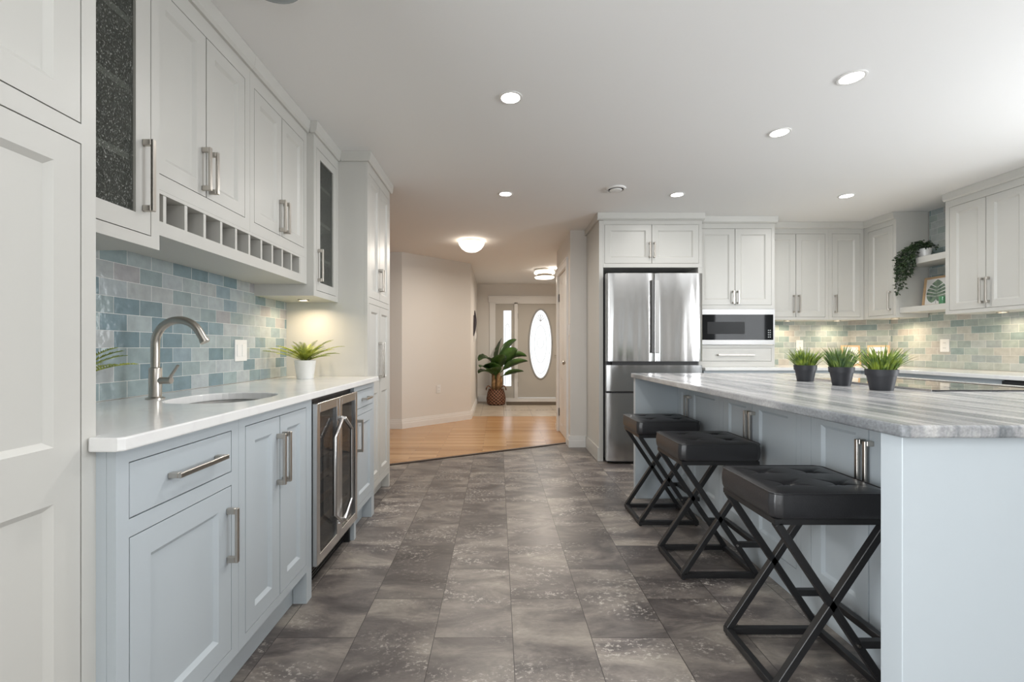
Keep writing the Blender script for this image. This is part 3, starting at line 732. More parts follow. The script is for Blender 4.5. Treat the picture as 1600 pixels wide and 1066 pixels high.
wall_plate('wall_outlet', 'white outlet plate on the back tiles behind the first grass pot', (3.33, 4.912, 1.125), 0, .075, .118, 'outlet')
wall_plate('wall_outlet', 'white outlet plate on the right tiled wall below the open shelves', (4.112, 4.09, 1.12), -LR, .085, .118, 'outlet')
ang = math.atan2(uy, ux)
po = Vector((-1.304, 6.04)) + Vector((ux, uy)) * (.50)
wall_plate('wall_outlet', 'white outlet low on the angled beige hallway wall', (po.x + nx_ * .001, po.y + ny_ * .001, .50), ang, .072, .118, 'outlet')
wall_plate('wall_switch', 'white switch plate on the hallway wall beside the closet door', (.80, 4.985, 1.30), -LR, .075, .118, 'switch', 'switch')

# ---- wine cooler
wc = thing('wine_cooler', 'stainless steel two door wine cooler built into the left base run', 'wine cooler', (-0.842, 1.967, 0.0), LR)
cw = 2.534 - 1.967; cd = -0.842 - WL
q = MB(); s = .02
q.box(0, s, 0, cd, .0, .872); q.box(cw - s, cw, 0, cd, 0, .872); q.box(s, cw - s, 0, cd, .85, .872); q.box(s, cw - s, 0, cd, .10, .13); q.box(s, cw - s, cd - .02, cd, .13, .85)
q.build('housing', M_BLACK, wc)
g = MB(); g.box(s, cw - s, .035, .05, 0.0, .10)
for k in range(6): g.box(s, cw - s, .028, .036, .008 + k * .015, .014 + k * .015)
g.build('kick_grille', M_BLACK, wc)
for zc in (.26, .37, .48, .59, .70):
    sh = MB().box(.025, cw - .025, .02, cd - .05, zc - .004, zc + .004).build('shelf', M_BLACK, wc)
    MB().box(.025, cw - .025, .006, .019, zc - .014, zc + .014).build('shelf_front', M_RACKW, sh)
for i in range(2):
    a, b = (.002, cw / 2 - .002) if i == 0 else (cw / 2 + .002, cw - .002)
    fl = .034
    dd = MB(); z0, z1 = .128, .852
    dd.box(a, a + fl, -.042, -.002, z0, z1); dd.box(b - fl, b, -.042, -.002, z0, z1); dd.box(a + fl, b - fl, -.042, -.002, z0, z0 + .045); dd.box(a + fl, b - fl, -.042, -.002, z1 - .045, z1)
    do = dd.build('door', M_STEEL, wc, bevel=.002, seg=1)
    MB().box(a + fl, b - fl, -.030, -.022, z0 + .045, z1 - .045).build('glass_pane', M_COOLG, do)
    sgn = -1 if i == 0 else 1
    xin = (b - .017) if i == 0 else (a + .017)
    xo = xin + sgn * .104
    MB().tube([(xin, -.043, .745), (xin, -.060, .742), (xo, -.062, .668), (xo, -.062, .300), (xin, -.060, .228), (xin, -.043, .225)], .0095, 10).build('handle', M_STEEL, do, smooth='auto')
# ------------------------------------------------------------------ back run
YB = 4.92
# fridge
FX0, FX1, FY = 1.026, 1.931, 4.19
fr = thing('refrigerator', 'large stainless french door refrigerator beside the hallway', 'refrigerator', (FX0, FY, 0.0))
fw = FX1 - FX0
MB().box(.008, fw - .008, .066, .70, .03, 1.80).build('body', plain('fridge_dark_side', (.10, .10, .105), .4), fr, bevel=.004)
MB().box(.03, fw - .03, .09, .66, .0, .03).build('base', M_BLACK, fr)
def fridge_panel(name, x0, x1, z0, z1):
    mb = MB(); nx = 14; pts = []
    for k in range(nx + 1):
        u = k / nx; xx = x0 + (x1 - x0) * u; e_ = min(u, 1 - u) * (x1 - x0)
        yy = .014 * (1 - min(1, e_ / .02)) ** 2 - .006 * math.sin(math.pi * u)
        pts.append((xx, yy))
    poly = pts + [(x1, .06), (x0, .06)]
    mb.prism(poly, z0, z1)
    return mb.build(name, M_FRIDGE, fr, smooth='auto', angle=25)
dl = fridge_panel('door', .0, .450, .972, 1.803); dr = fridge_panel('door', .456, fw, .972, 1.803)
m1 = fridge_panel('freezer_drawer', .0, fw, .690, .935); m2 = fridge_panel('freezer_drawer', .0, fw, .030, .672)
MB().box(.05, fw - .05, .004, .055, .9355, .9705).build('drawer_grip', M_BLACK, m1)
MB().box(.05, fw - .05, .012, .055, .6725, .6895).build('drawer_grip', M_BLACK, m2)
h1 = MB().box(.418, .436, -.024, -.0005, 1.050, 1.735).build('handle', plain('dark_steel', (.16, .16, .16), .35, metal=1), dl, bevel=.002, seg=1)
h2 = MB().box(.440, .484, -.030, -.0005, 1.050, 1.735).build('handle', M_STEEL, dr, bevel=.004, seg=2)
# fridge side panels
sp_ = thing('side_panel', 'tall off-white side panel left of the refrigerator with a baseboard at its foot', 'panel', (.98, 4.31, 0))
MB().box(0, .040, 0, YB - 4.31 - .003, 0, 2.333).build('panel', M_UP, sp_)
MB().box(-.014, -.0005, 0, YB - 4.31 - .025, 0, .13).build('base_trim', M_UP, sp_)
tag(MB().box(1.940, 1.979, 4.31, YB - .003, 0, 1.877).build('side_panel', M_UP), 'off-white panel between the refrigerator and the microwave cabinet', 'panel')
cabinet('wall_cabinet', 'wide off-white double door cabinet above the refrigerator', (1.021, 4.31), 0, 1.978 - 1.021, 1.878, 2.335, YB - 4.31 - .003,
    [('door', .012, .4695, 1.917, 2.295, ('v', .448, 2.045, .15)), ('door', .4695, .927, 1.917, 2.295, ('v', .491, 2.045, .15))], M_UP, crown=(2.335, .03, .062, .016), rail=.055)
# microwave cabinet
cabinet('microwave_cabinet', 'off-white counter-standing cabinet holding the microwave', (1.982, 4.42), 0, 2.750 - 1.982, .911, 2.335, YB - 4.42 - .003,
    [('door', .012, .374, 1.523, 2.286, ('v', .350, 1.60, .13)), ('door', .374, .736, 1.523, 2.286, ('v', .398, 1.60, .13)), ('drawer', .012, .736, .966, 1.097, ('h', .374, 1.03, .36))],
    M_UP, body=[(.911, 1.120), (1.490, 2.335)], crown=(2.335, .03, -.018, .016), rail=.055, holes=[(.0, .760, 1.128, 1.485)])
mw = thing('microwave', 'black glass microwave with a stainless frame built into the cabinet', 'microwave', (1.984, 4.415, 1.131))
MB().box(.004, .752, .012, .40, .002, .350).build('body', M_BLACK, mw)
mf = MB(); mf.box(0, .757, -.012, .010, 0, .046); mf.box(0, .757, -.012, .010, .298, .351); mf.box(.742, .757, -.012, .010, .046, .298)
mf.build('trim_frame', M_SATIN, mw)
MB().box(0, .742, -.010, .011, .0465, .2975).build('door_glass', M_BGLASS, mw)
MB().box(.09, .46, -.0106, -.0098, .105, .225).build('window', plain('mw_window', (.022, .023, .024), .3, spec=.08), mw)
kp = MB()
for i in range(4):
    for j in range(2): kp.box(.690 + j * .018, .700 + j * .018, -.0108, -.0098, .07 + i * .022, .080 + i * .022)
kp.build('keypad', plain('key_grey', (.35, .36, .37), .4), mw)
# back uppers
ZU = 1.390
cabinet('wall_cabinet', 'off-white double door upper cabinet right of the microwave cabinet', (2.753, 4.62), 0, 3.433 - 2.753, ZU, 2.335, YB - 4.62 - .009,
    [('door', .037, .342, 1.416, 2.283, ('v', .317, 1.555, .185)), ('door', .342, .647, 1.416, 2.283, ('v', .367, 1.555, .185))], M_UP, crown=(2.335, .026, 0, 0))
cabinet('wall_cabinet', 'single door off-white upper cabinet in the back right corner', (3.434, 4.62), 0, 3.80 - 3.434, ZU, 2.335, YB - 4.62 - .009,
    [('door', .036, .330, 1.416, 2.283, ('v', .066, 1.555, .185))], M_UP, crown=(2.335, .026, 0, 0))
# right wall uppers (face -x)
XR = 3.80; WR = 4.109
cabinet('wall_cabinet', 'narrow off-white corner cabinet on the right wall beside the trailing plant', (XR, 4.617), -LR, 4.617 - 4.245, ZU, 2.335, WR - XR,
    [('door', .05, .340, 1.416, 2.283, ('v', .312, 1.555, .185))], M_UP, crown=(2.335, .026, .0, .0))
cabinet('wall_cabinet', 'off-white double door upper cabinet at the right edge beside the open shelves', (XR, 3.777), -LR, .625, ZU - .008, 2.335, WR - XR,
    [('door', .032, .3125, 1.41, 2.28, ('v', .290, 1.55, .20)), ('door', .3125, .593, 1.41, 2.28, ('v', .335, 1.55, .20))], M_UP, crown=(2.335, .026, .0, 0))
cabinet('wall_cabinet', 'off-white upper cabinet just outside the right picture edge', (XR, 3.151), -LR, .625, ZU - .008, 2.335, WR - XR,
    [('door', .032, .3125, 1.41, 2.28, ('v', .290, 1.55, .20)), ('door', .3125, .593, 1.41, 2.28, ('v', .335, 1.55, .20))], M_UP, crown=(2.335, .026, 0, 0))
# open shelves
tag(MB().box(3.83, WR + .001, 3.779, 4.243, 1.868, 1.925).build('shelf', M_UP, bevel=.002, seg=1), 'upper open white shelf carrying the trailing plant', 'shelf')
tag(MB().box(3.83, WR + .001, 3.779, 4.243, 1.430, 1.482).build('shelf', M_UP, bevel=.002, seg=1), 'lower open white shelf carrying the framed leaf print', 'shelf')

# base cabinets and counter of back and right run
XRB = 3.50
DB = YB - 4.28 - .003
cabinet('base_cabinet', 'blue-grey base cabinet under the microwave cabinet behind the island', (1.982, 4.28), 0, 2.750 - 1.982, 0, .879, DB, [('drawer', .03, .738, .71, .845, None), ('door', .03, .384, .16, .67, None), ('door', .384, .738, .16, .67, None)], M_LOW, frame_z0=.11, toe=True)
cabinet('base_cabinet', 'blue-grey base cabinet below the back tiles left of the corner', (2.751, 4.28), 0, XRB - 2.752, 0, .879, DB, [('drawer', .03, .64, .71, .845, None), ('door', .03, .335, .16, .67, None), ('door', .335, .64, .16, .67, None)], M_LOW, frame_z0=.11, toe=True)
DR = WR - XRB
cabinet('base_cabinet', 'blue-grey drawer base cabinet at the right side of the back corner', (XRB, 4.279), -LR, 4.279 - 3.821, 0, .879, DR, [('drawer', .10, .43, .71, .845, None), ('door', .10, .43, .16, .67, None)], M_LOW, frame_z0=.11, toe=True)
cabinet('base_cabinet', 'blue-grey base cabinet with a long drawer pull below the right tiles', (XRB, 3.82), -LR, 3.82 - 3.391, 0, .879, DR, [('drawer', .03, .40, .71, .845, ('h', .215, .805, .18)), ('door', .03, .40, .16, .67, None)], M_LOW, frame_z0=.11, toe=True)
cabinet('base_cabinet', 'narrow blue-grey base cabinet left of the dishwasher on the right run', (XRB, 3.39), -LR, 3.39 - 3.081, 0, .879, DR, [('drawer', .03, .28, .71, .845, None), ('door', .03, .28, .16, .67, None)], M_LOW, frame_z0=.11, toe=True)
cabinet('base_cabinet', 'blue-grey base cabinet beyond the right picture edge', (XRB, 2.46), -LR, .85, 0, .879, DR, [('drawer', .03, .82, .71, .845, None), ('door', .03, .425, .16, .67, None), ('door', .425, .82, .16, .67, None)], M_LOW, frame_z0=.11, toe=True)
dw = thing('dishwasher', 'black and stainless dishwasher in the right base run at the picture edge', 'dishwasher', (XRB, 3.075, 0), -LR)
MB().box(.0, .606, .002, DR, .10, .878).build('body', M_BLACK, dw)
MB().box(.003, .603, -.02, .0015, .11, .80).build('door', M_STEEL, dw, bevel=.002, seg=1)
MB().box(.003, .603, -.022, .0015, .803, .872).build('control_strip', M_BLACK, dw, bevel=.002, seg=1)
MB().box(.02, .58, .05, .30, 0, .10).build('kick_plate', M_BLACK, dw)
ct = MB().prism([(1.981, 4.25), (3.465, 4.25), (3.465, 1.62), (WR + .002, 1.62), (WR + .002, 4.652), (3.890, 4.911), (1.981, 4.911)], .88, .91).build('countertop', M_QUARTZ, bevel=.004)
tag(ct, 'white quartz L-shaped countertop along the back and right walls', 'countertop')

# ------------------------------------------------------------------ island
XI = 1.0; XF = 1.305
ZI = .912
ic = MB().prism([(.99, 1.073), (2.60, 1.073), (2.60, 3.29), (.99, 3.29), (.98, 3.28), (.98, 1.083)], .881, ZI).build('island_countertop', M_STONE, bevel=.006, seg=3)
tag(ic, 'grey streaked stone countertop of the kitchen island', 'countertop')
tag(MB().box(XI, 2.57, 1.10, 1.163, 0, .880).build('end_panel', M_LOW, bevel=.0015, seg=1), 'blue-grey island end panel nearest the camera', 'panel')
tag(MB().box(XI, 2.57, 3.238, 3.28, 0, .880).build('end_panel', M_LOW, bevel=.0015, seg=1), 'blue-grey island end panel at the far end near the refrigerator', 'panel')
def icab(label, ya, yb, fronts):
    return cabinet('island_cabinet', label, (XF, ya), -LR, ya - yb, 0, .880, .30, fronts, M_LOW, frame_z0=0.0, rail=.055)
hz = .675
icab('blue-grey island cabinet behind the farthest black stool', 3.236, 2.601, [('door', .012, .209, .13, .848, ('v', .189, hz, .20)), ('door', .209, .615, .13, .848, ('v', .232, hz, .20))])
icab('blue-grey double door island cabinet behind the middle black stool', 2.600, 1.916, [('door', .025, .318, .13, .848, ('v', .298, hz, .20)), ('door', .318, .655, .13, .848, ('v', .340, hz, .20))])
icab('blue-grey double door island cabinet behind the nearest black stool', 1.915, 1.164, [('door', .060, .350, .13, .848, ('v', .333, hz, .20)), ('door', .350, .640, .13, .848, ('v', .367, hz, .20))])
icb = cabinet('island_cabinet', 'blue-grey cabinets on the far side of the island facing the range wall', (2.56, 1.165), LR, 3.236 - 1.165, 0, .880, 2.56 - XF - .302, [('door', .04 + k * .5, .52 + k * .5, .13, .848, ('v', .10 + k * .5, .70, .19)) for k in range(4)], M_LOW, frame_z0=.10, toe=True)
# cooktop
ck = thing('cooktop', 'black glass cooktop set into the island countertop behind the grass pots', 'cooktop', (1.86, 1.91, ZI + .0003))
MB().box(.004, .526, .004, .756, 0, .006).build('glass_top', M_COOK, ck, bevel=.001, seg=1)
k_ = MB(); k_.box(0, .0038, 0, .76, 0, .0085); k_.box(.5265, .530, 0, .76, 0, .0085); k_.build('steel_edge', M_STEEL, ck)
for (cx, cy, rr) in ((.14, .18, .09), (.14, .56, .075), (.38, .18, .075), (.38, .56, .10)):
    MB().lathe([(rr, .0061), (rr, .0064), (rr - .003, .0064), (rr - .003, .0061)], 40, (cx, cy, 0), cap0=False, cap1=False).build('burner_ring', plain('ring_grey', (.12, .12, .12), .2), ck)

# ------------------------------------------------------------------ bar stools
def seat_mesh(Wd, Dp, H):
    n = 72; mb = MB(); vs = []; fs = []
    btn = [(-.45, -.42), (.45, -.42), (-.45, .42), (.45, .42)]
    for j in range(n + 1):
        for i in range(n + 1):
            u = -1 + 2 * i / n; v = -1 + 2 * j / n
            # soften plan corners
            x, y = u, v
            k = max(0, abs(u) + abs(v) - 1.86)
            x -= math.copysign(k * .35, u); y -= math.copysign(k * .35, v)
            ed = min(1 - abs(u), 1 - abs(v))
            z = .010 * (1 - math.exp(-ed / .18))
            for bx, by in btn:
                du, dv = u - bx, v - by; d = math.hypot(du, dv)
                z -= .011 * math.exp(-(d / .085) ** 2) + .004 * math.exp(-(d / .24) ** 2)
                # creases along diagonals and across
                if d < .44:
                    for aa in (35, 145, 215, 325):
                        ca, sa = math.cos(R(aa)), math.sin(R(aa)); al = du * ca + dv * sa; pe = abs(-du * sa + dv * ca)
                        if al > 0: z -= .0062 * math.exp(-(pe / .028) ** 2) * max(0, 1 - al / .42)
            vs.append((x * Wd / 2, y * Dp / 2, H + z))
    for j in range(n):
        for i in range(n): fs.append((j * (n + 1) + i, j * (n + 1) + i + 1, (j + 1) * (n + 1) + i + 1, (j + 1) * (n + 1) + i))
    loop = [i for i in range(n)] + [k * (n + 1) + n for k in range(n)] + [n * (n + 1) + n - i for i in range(n)] + [(n - k) * (n + 1) for k in range(n)]
    prev = loop
    for (zz, bl) in ((H - .006, 1.004), (H * .75, 1.018), (H * .5, 1.022), (H * .22, 1.012), (0.004, .985), (0, .96)):
        cur = []
        for idx in loop:
            x, y, z = vs[idx]; vs.append((x * bl, y * bl, zz)); cur.append(len(vs) - 1)
        for k in range(len(loop)):
            k2 = (k + 1) % len(loop); fs.append((prev[k], prev[k2], cur[k2], cur[k]))
        prev = cur
    fs.append(tuple(reversed(prev)))
    mb.add(vs, fs); return mb, [vs[i] for i in loop], btn

def make_stool():
    Wd, Dp = .385, .335
    root = thing('bar_stool', 'x', 'stool', (0, 0, 0), 0, 'black leather bar stools at the island')
    zs = .562; H = .080
    mb, loop, btn = seat_mesh(Wd, Dp, H)
    st = mb.build('seat', M_LEATHER, root, smooth='auto', angle=50); st.location = (0, 0, zs)
    pip = MB(); pts = [(x * 1.004, y * 1.004, z + .0005) for x, y, z in loop]; pts.append(pts[0]); pts.append(pts[1])
    pip.tube(pts, .0028, 6, cap=False).build('piping', M_LEATHER, st, smooth=True)
    for bx, by in btn:
        MB().lathe([(.0001, .0035), (.006, .003), (.009, .0), (.009, -.003)], 14, (bx * Wd / 2, by * Dp / 2, H - .005), cap0=False).build('button', M_LEATHER, st, smooth=True)
    fw_, fd = Wd / 2 - .008, Dp / 2 - .008; b = .0235
    fm = MB(); z1 = zs - .0005; z0 = z1 - .018
    fm.box(-fw_, fw_, -fd, -fd + b, z0, z1); fm.box(-fw_, fw_, fd - b, fd, z0, z1); fm.box(-fw_, -fw_ + b, -fd + b, fd - b, z0, z1); fm.box(fw_ - b, fw_, -fd + b, fd - b, z0, z1)
    fm.build('seat_frame', M_IRON, root)
    bs_ = MB(); gz = .008
    bs_.box(-fw_, fw_, -fd, -fd + b, gz, gz + b); bs_.box(-fw_, fw_, fd - b, fd, gz, gz + b); bs_.box(-fw_, -fw_ + b, -fd + b, fd - b, gz, gz + b); bs_.box(fw_ - b, fw_, -fd + b, fd - b, gz, gz + b)
    bs_.build('base_frame', M_IRON, root, bevel=.0015, seg=1)
    for sy in (-1, 1):
        yy = sy * (fd - b / 2)
        for sx in (-1, 1):
            MB().bar((sx * (fw_ - .012), yy, z0 + .002), (-sx * (fw_ - .012), yy, gz + b - .004), b if sx > 0 else b * .98, b, (0, 1, 0)).build('leg', M_IRON, root, bevel=.0015, seg=1)
    # foot rest bracket on the island side (+x)
    fz = .165; t_ = (z0 - fz) / (z0 - gz - b)
    xl = -(fw_ - .012) + 2 * (fw_ - .012) * t_
    ft = MB(); xe = fw_ + .006
    for sy in (-1, 1):
        yy = sy * (fd - b / 2); ft.box(xl, xe, yy - b / 2 + .001, yy + b / 2 - .001, fz - b / 2, fz + b / 2)
    ft.box(xe - b, xe, -fd + b, fd - b, fz - b / 2, fz + b / 2)
    ft.build('footrest', M_IRON, root, bevel=.0015, seg=1)
    for sy in (-1, 1):
        MB().tube([(xl - .004, sy * fd, fz), (xl - .004, sy * (fd + .005), fz)], .005, 10).build('bolt', M_NICKEL, root)
    for sx in (-1, 1):
        for sy in (-1, 1):
            MB().lathe([(.008, 0), (.009, .004), (.009, .0079)], 12, (sx * (fw_ - .012), sy * (fd - .012), 0)).build('glide', M_BLACK, root)
    return root
stool = make_stool()
for i, (yy, lab) in enumerate(((1.555, 'black tufted leather bar stool nearest the camera by the island end panel'), (2.262, 'middle black tufted leather bar stool of the three at the island'), (2.897, 'farthest black tufted leather bar stool nearest the refrigerator'))):
    o = stool if i == 0 else copy_tree(stool)
    o.location = (1.053, yy, 0); o['label'] = lab

# ------------------------------------------------------------------ plants
def grass_plant(label, loc, r, h, gh, mat, seed, spread):
    rg = random.Random(seed)
    root = thing('potted_grass', label, 'potted plant', loc, 0, 'black pots of grass on the island')
    MB().lathe([(r * .72, 0), (r * .92, h * .70), (r * 1.0, h * .70), (r * 1.04, h), (r * .95, h), (r * .92, h * .85)], 36, cap1=False).build('pot', M_POT, root, smooth='auto')
    MB().lathe([(.001, h * .86), (r * .93, h * .86)], 30, cap0=False, cap1=False).build('soil', M_SOIL, root)
    mb = MB()
    for k in range(190):
        a = rg.uniform(0, 2 * math.pi); q = math.sqrt(rg.random()) * r * .85
        bx, by = q * math.cos(a), q * math.sin(a)
        lean = (q / (r * .85)) * rg.uniform(.4, 1.0) * spread + rg.uniform(0, .015)
        a2 = a + rg.uniform(-.5, .5); L_ = gh * rg.uniform(.66, 1.16) * (1 - .18 * q / r)
        wd = rg.uniform(.0023, .0042); px, py = -math.sin(a2), math.cos(a2); vs = []; fs = []
        tw = rg.uniform(-1, 1)
        for s in range(6):
            t_ = s / 5; rad = lean * (t_ ** 1.6); zz = h * .84 + L_ * t_ * (1 - .16 * t_ * lean / spread)
            cx, cy = bx + rad * math.cos(a2), by + rad * math.sin(a2); w_ = wd * (1 - t_ ** 2.2) * (.75 + .5 * math.sin(t_ * 2.2)) + .0002
            ax = px * math.cos(tw) + math.cos(a2) * math.sin(tw); ay = py * math.cos(tw) + math.sin(a2) * math.sin(tw)
            vs += [(cx - ax * w_, cy - ay * w_, zz), (cx + ax * w_, cy + ay * w_, zz)]
            if s: fs.append((2 * s - 2, 2 * s - 1, 2 * s + 1, 2 * s))
        mb.add(vs, fs)
    mb.build('grass', mat, root, smooth=True, fix=False)
    return root
grass_plant('black pot of grass farthest from the camera, leftmost on the island', (1.727, 2.50, ZI + .0003), .054, .090, .118, M_GRASS, 3, .085)
grass_plant('middle black pot of darker grass on the island', (1.718, 2.225, ZI + .0003), .052, .092, .128, M_GRASS2, 5, .075)
grass_plant('black pot of grass nearest the camera on the island', (1.700, 1.972, ZI + .0003), .057, .092, .122, M_GRASS, 9, .105)

def fern(label, loc, seed, pr, ph, spec, ymax):
    rg = random.Random(seed)
    root = thing('potted_fern', label, 'potted plant', loc)
    MB().lathe([(pr * .74, 0), (pr * .76, .004), (pr * .98, ph * .97), (pr, ph), (pr * .94, ph), (pr * .9, ph * .86)], 36, cap1=False).build('pot', M_CERAMIC, root, smooth='auto')
    MB().lathe([(.001, ph * .88), (pr * .92, ph * .88)], 24, cap0=False, cap1=False).build('soil', M_SOIL, root)
    mb = MB()
    for (a, L_, el) in spec:
        a = R(a + rg.uniform(-6, 6)); n = 26; P = []
        L_ = min(L_, ymax / max(.01, math.sin(a))) if math.sin(a) > 0 else L_
        for s in range(n + 1):
            t_ = s / n
            rad = L_ * t_ * math.cos(R(el) * (1 - .35 * t_)); z = ph * .92 + L_ * t_ * math.sin(R(el)) * (1 - .36 * t_ * t_ * (1.3 - el / 90))
            P.append(Vector((rad * math.cos(a), rad * math.sin(a), z)))
        mb.tube(P, [.0012 * (1 - .7 * s / n) for s in range(n + 1)], 4)
        for s in range(4, n + 1):
            t_ = s / n; d = (P[min(s + 1, n)] - P[s - 1]).normalized(); side = Vector((-math.sin(a), math.cos(a), 0))
            ll = .026 * (math.sin(math.pi * min(1, .16 + t_ * .80)) ** .7) * (.75 + .25 * L_ / .22)
            for sg in (-1, 1):
                up = Vector((0, 0, 1)) - d * d.z
                dr_ = (side * sg * .9 + d * .42 + up * (.28 + rg.uniform(-.12, .12))).normalized()
                b0 = P[s]; w_ = d * .0022
                mb.add([b0 - w_, b0 + dr_ * ll * .5 - w_ * 1.1 + Vector((0, 0, .0008)), b0 + dr_ * ll, b0 + dr_ * ll * .5 + w_ * 1.2, b0 + w_], [(0, 1, 2, 3, 4)])
    mb.build('fronds', M_FERN, root, fix=False)
    return root
rgf = random.Random(4)
sp1 = [(k * 10.7, rgf.uniform(.13, .235), rgf.choice((22, 34, 46, 58))) for k in range(34)] + [(k * 40 + 9, rgf.uniform(.10, .15), rgf.uniform(60, 80)) for k in range(9)] + [(203, .285, 22), (12, .25, 34), (188, .22, 32), (342, .24, 20), (-8, .215, 52), (250, .17, 30)]
fern('green fern in a white pot on the left counter beside the far pantry', (-1.185, 2.735, .9103), 11, .064, .113, sp1, .185)
sp2 = [(k * 33, .15, 30 + 14 * (k % 3)) for k in range(11)] + [(14, .175, 26), (-22, .14, 40), (40, .15, 52)]
fern('fern mostly hidden behind the near pantry with one frond showing', (-1.225, 1.262, .9103), 12, .055, .10, sp2, .2)

# trailing plant on the upper shelf
tp = thing('trailing_plant', 'dark green trailing plant hanging from the upper open shelf', 'potted plant', (3.935, 4.10, 1.9255))
MB().lathe([(.038, 0), (.050, .075), (.052, .085), (.046, .085), (.044, .07)], 28, cap1=False).build('pot', M_CERAMIC, tp, smooth='auto')
MB().lathe([(.001, .072), (.045, .072)], 20, cap0=False, cap1=False).build('soil', M_SOIL, tp)
rg = random.Random(21); mb = MB(); vine = MB()
def ivy_leaf(p, rg):
    d = Vector((rg.uniform(-1, 1), rg.uniform(-1, 1), rg.uniform(-.9, .5))).normalized(); s = Vector((rg.uniform(-1, 1), rg.uniform(-1, 1), rg.uniform(-1, 1))); s = (s - d * s.dot(d)).normalized()
    l = rg.uniform(.020, .034); w = l * .30; nrm = d.cross(s) * (w * .35)
    mb.add([p, p + d * l * .45 + s * w + nrm, p + d * l, p + d * l * .45 - s * w + nrm, p + d * l * .45], [(0, 1, 4), (1, 2, 4), (2, 3, 4), (3, 0, 4)])
strands = []
for k in range(26):
    strands.append((rg.uniform(-.145, -.115) , rg.uniform(-.04, .135), rg.uniform(.10, .42)))
for k in range(16):
    strands.append((rg.uniform(-.10, .06), rg.uniform(-.12, .06), 0))
for (ex, ey, drop) in strands:
    P = [Vector((0, 0, .075))]
    if drop:
        drop *= (.45 + .55 * (ey + .05) / .185) if ey < .135 else 1
        P += [Vector((ex * .35, ey * .4, .125 + rg.uniform(0, .03))), Vector((ex * .75, ey * .8, .10)), Vector((ex, ey, .03))]
        m_ = int(drop / .045)
        for s in range(1, m_ + 1): P.append(Vector((ex - .008 + rg.uniform(-.010, .006), ey + rg.uniform(-.012, .012), .03 - s * .045)))
    else:
        P += [Vector((ex * .4, ey * .4, .12 + rg.uniform(0, .03))), Vector((ex, ey, .10 + rg.uniform(-.04, .04)))]
    vine.tube(P, .0012, 4)
    for i in range(1, len(P)):
        for q in range(6):
            ivy_leaf(P[i - 1].lerp(P[i], rg.random()) + Vector((rg.uniform(-.010, .010), rg.uniform(-.014, .014), rg.uniform(-.01, .01))), rg)
mb.build('foliage', M_IVY, tp, fix=False); vine.build('stem', M_IVY, tp)

# leaf print in oak frame on the lower shelf
def frame_pic(name, label, loc, rz, tilt, w, h, bw, dep, motif, group=None):
    root = thing(name, label, 'picture', loc, rz, group); root.rotation_euler = (R(-tilt), 0, rz)
    f = MB(); f.box(-w / 2, -w / 2 + bw, -dep, 0, 0, h); f.box(w / 2 - bw, w / 2, -dep, 0, 0, h); f.box(-w / 2 + bw, w / 2 - bw, -dep, 0, 0, bw); f.box(-w / 2 + bw, w / 2 - bw, -dep, 0, h - bw, h)
    f.build('frame', M_OAK, root)
    MB().box(-w / 2 + bw, w / 2 - bw, -dep * .45, -.001, bw, h - bw).build('paper', M_PAPER, root)
    motif(root, -dep * .45 - .0004)
    return root
def monstera(root, y):
    mb = MB()
    tab = [(.03, .03), (.05, .068), (.08, .088), (.12, .096), (.16, .088), (.195, .066), (.225, .036), (.246, .004), (.30, .0)]
    def wd(z):
        for (a, wa), (b, wb_) in zip(tab, tab[1:]):
            if a <= z <= b: return wa + (wb_ - wa) * (z - a) / (b - a)
        return .0
    lobes = [(.068, .090, -.030, .018), (.092, .116, .020, .026), (.118, .144, .030, .032), (.146, .172, .034, .034), (.174, .246, .036, .0)]
    for sg in (-1, 1):
        for (z0, z1, s0, s1) in lobes:
            lo, hi = z0 + s0, z1 + s1 - (.004 if s1 else 0)
            pts = [(0, z0)] + [(wd(lo + (hi - lo) * q / 6), lo + (hi - lo) * q / 6) for q in range(7)] + [(0, z1)]
            if z0 < .07: pts = [(0, z0), (.012, .048), (.040, .034)] + pts[1:]
            pts = [(sg * x, y, z) for x, z in pts]
            if sg < 0: pts = pts[::-1]
            mb.add(pts, [tuple(range(len(pts)))])
    mb.build('leaf_motif', M_PRINT, root, fix=False)
    MB().box(-.0015, .0015, y - .0006, y - .0001, .024, .235).build('leaf_stem', M_INK, root)
frame_pic('framed_print', 'oak framed green leaf print standing on the lower open shelf', (4.030, 4.092, 1.4825), -LR, 6, .245, .275, .018, .016, monstera)
def sprig(root, y):
    mb = MB()
    for k in range(9):
        a = R(200 - 27.5 * k); r0, r1 = .012, .048
        c, s = math.cos(a), math.sin(a); cx, cz = 0, .115
        mb.add([(cx + c * r0, y, cz + s * r0), (cx + c * .03 - s * .007, y, cz + s * .03 + c * .007), (cx + c * r1, y, cz + s * r1), (cx + c * .03 + s * .007, y, cz + s * .03 - c * .007)], [(0, 1, 2, 3)])
    mb.box(-.001, .001, y - .0003, y, .05, .115)
    mb.build('leaf_motif', M_INK, root, fix=False)
frame_pic('framed_print', 'small oak framed print on the back counter behind the middle grass pot', (3.805, 4.79, .9103), R(-10), 7, .178, .215, .014, .014, sprig)
frame_pic('framed_print', 'small oak framed sprig print on the back counter behind the nearest grass pot', (3.985, 4.66, .9103), R(-42), 7, .178, .215, .014, .014, sprig)
cd_ = thing('candle_holder', 'small green glass candle holder beside the framed leaf print', 'candle', (3.905, 3.905, 1.4825))
MB().lathe([(.024, 0), (.026, .004), (.026, .068), (.0235, .068), (.0225, .012)], 24, cap1=False).build('glass_cup', M_CANDLE, cd_, smooth='auto')
MB().lathe([(.0222, .012), (.0222, .045), (.0, .045)], 20, cap1=False).build('wax', M_PAPER, cd_)

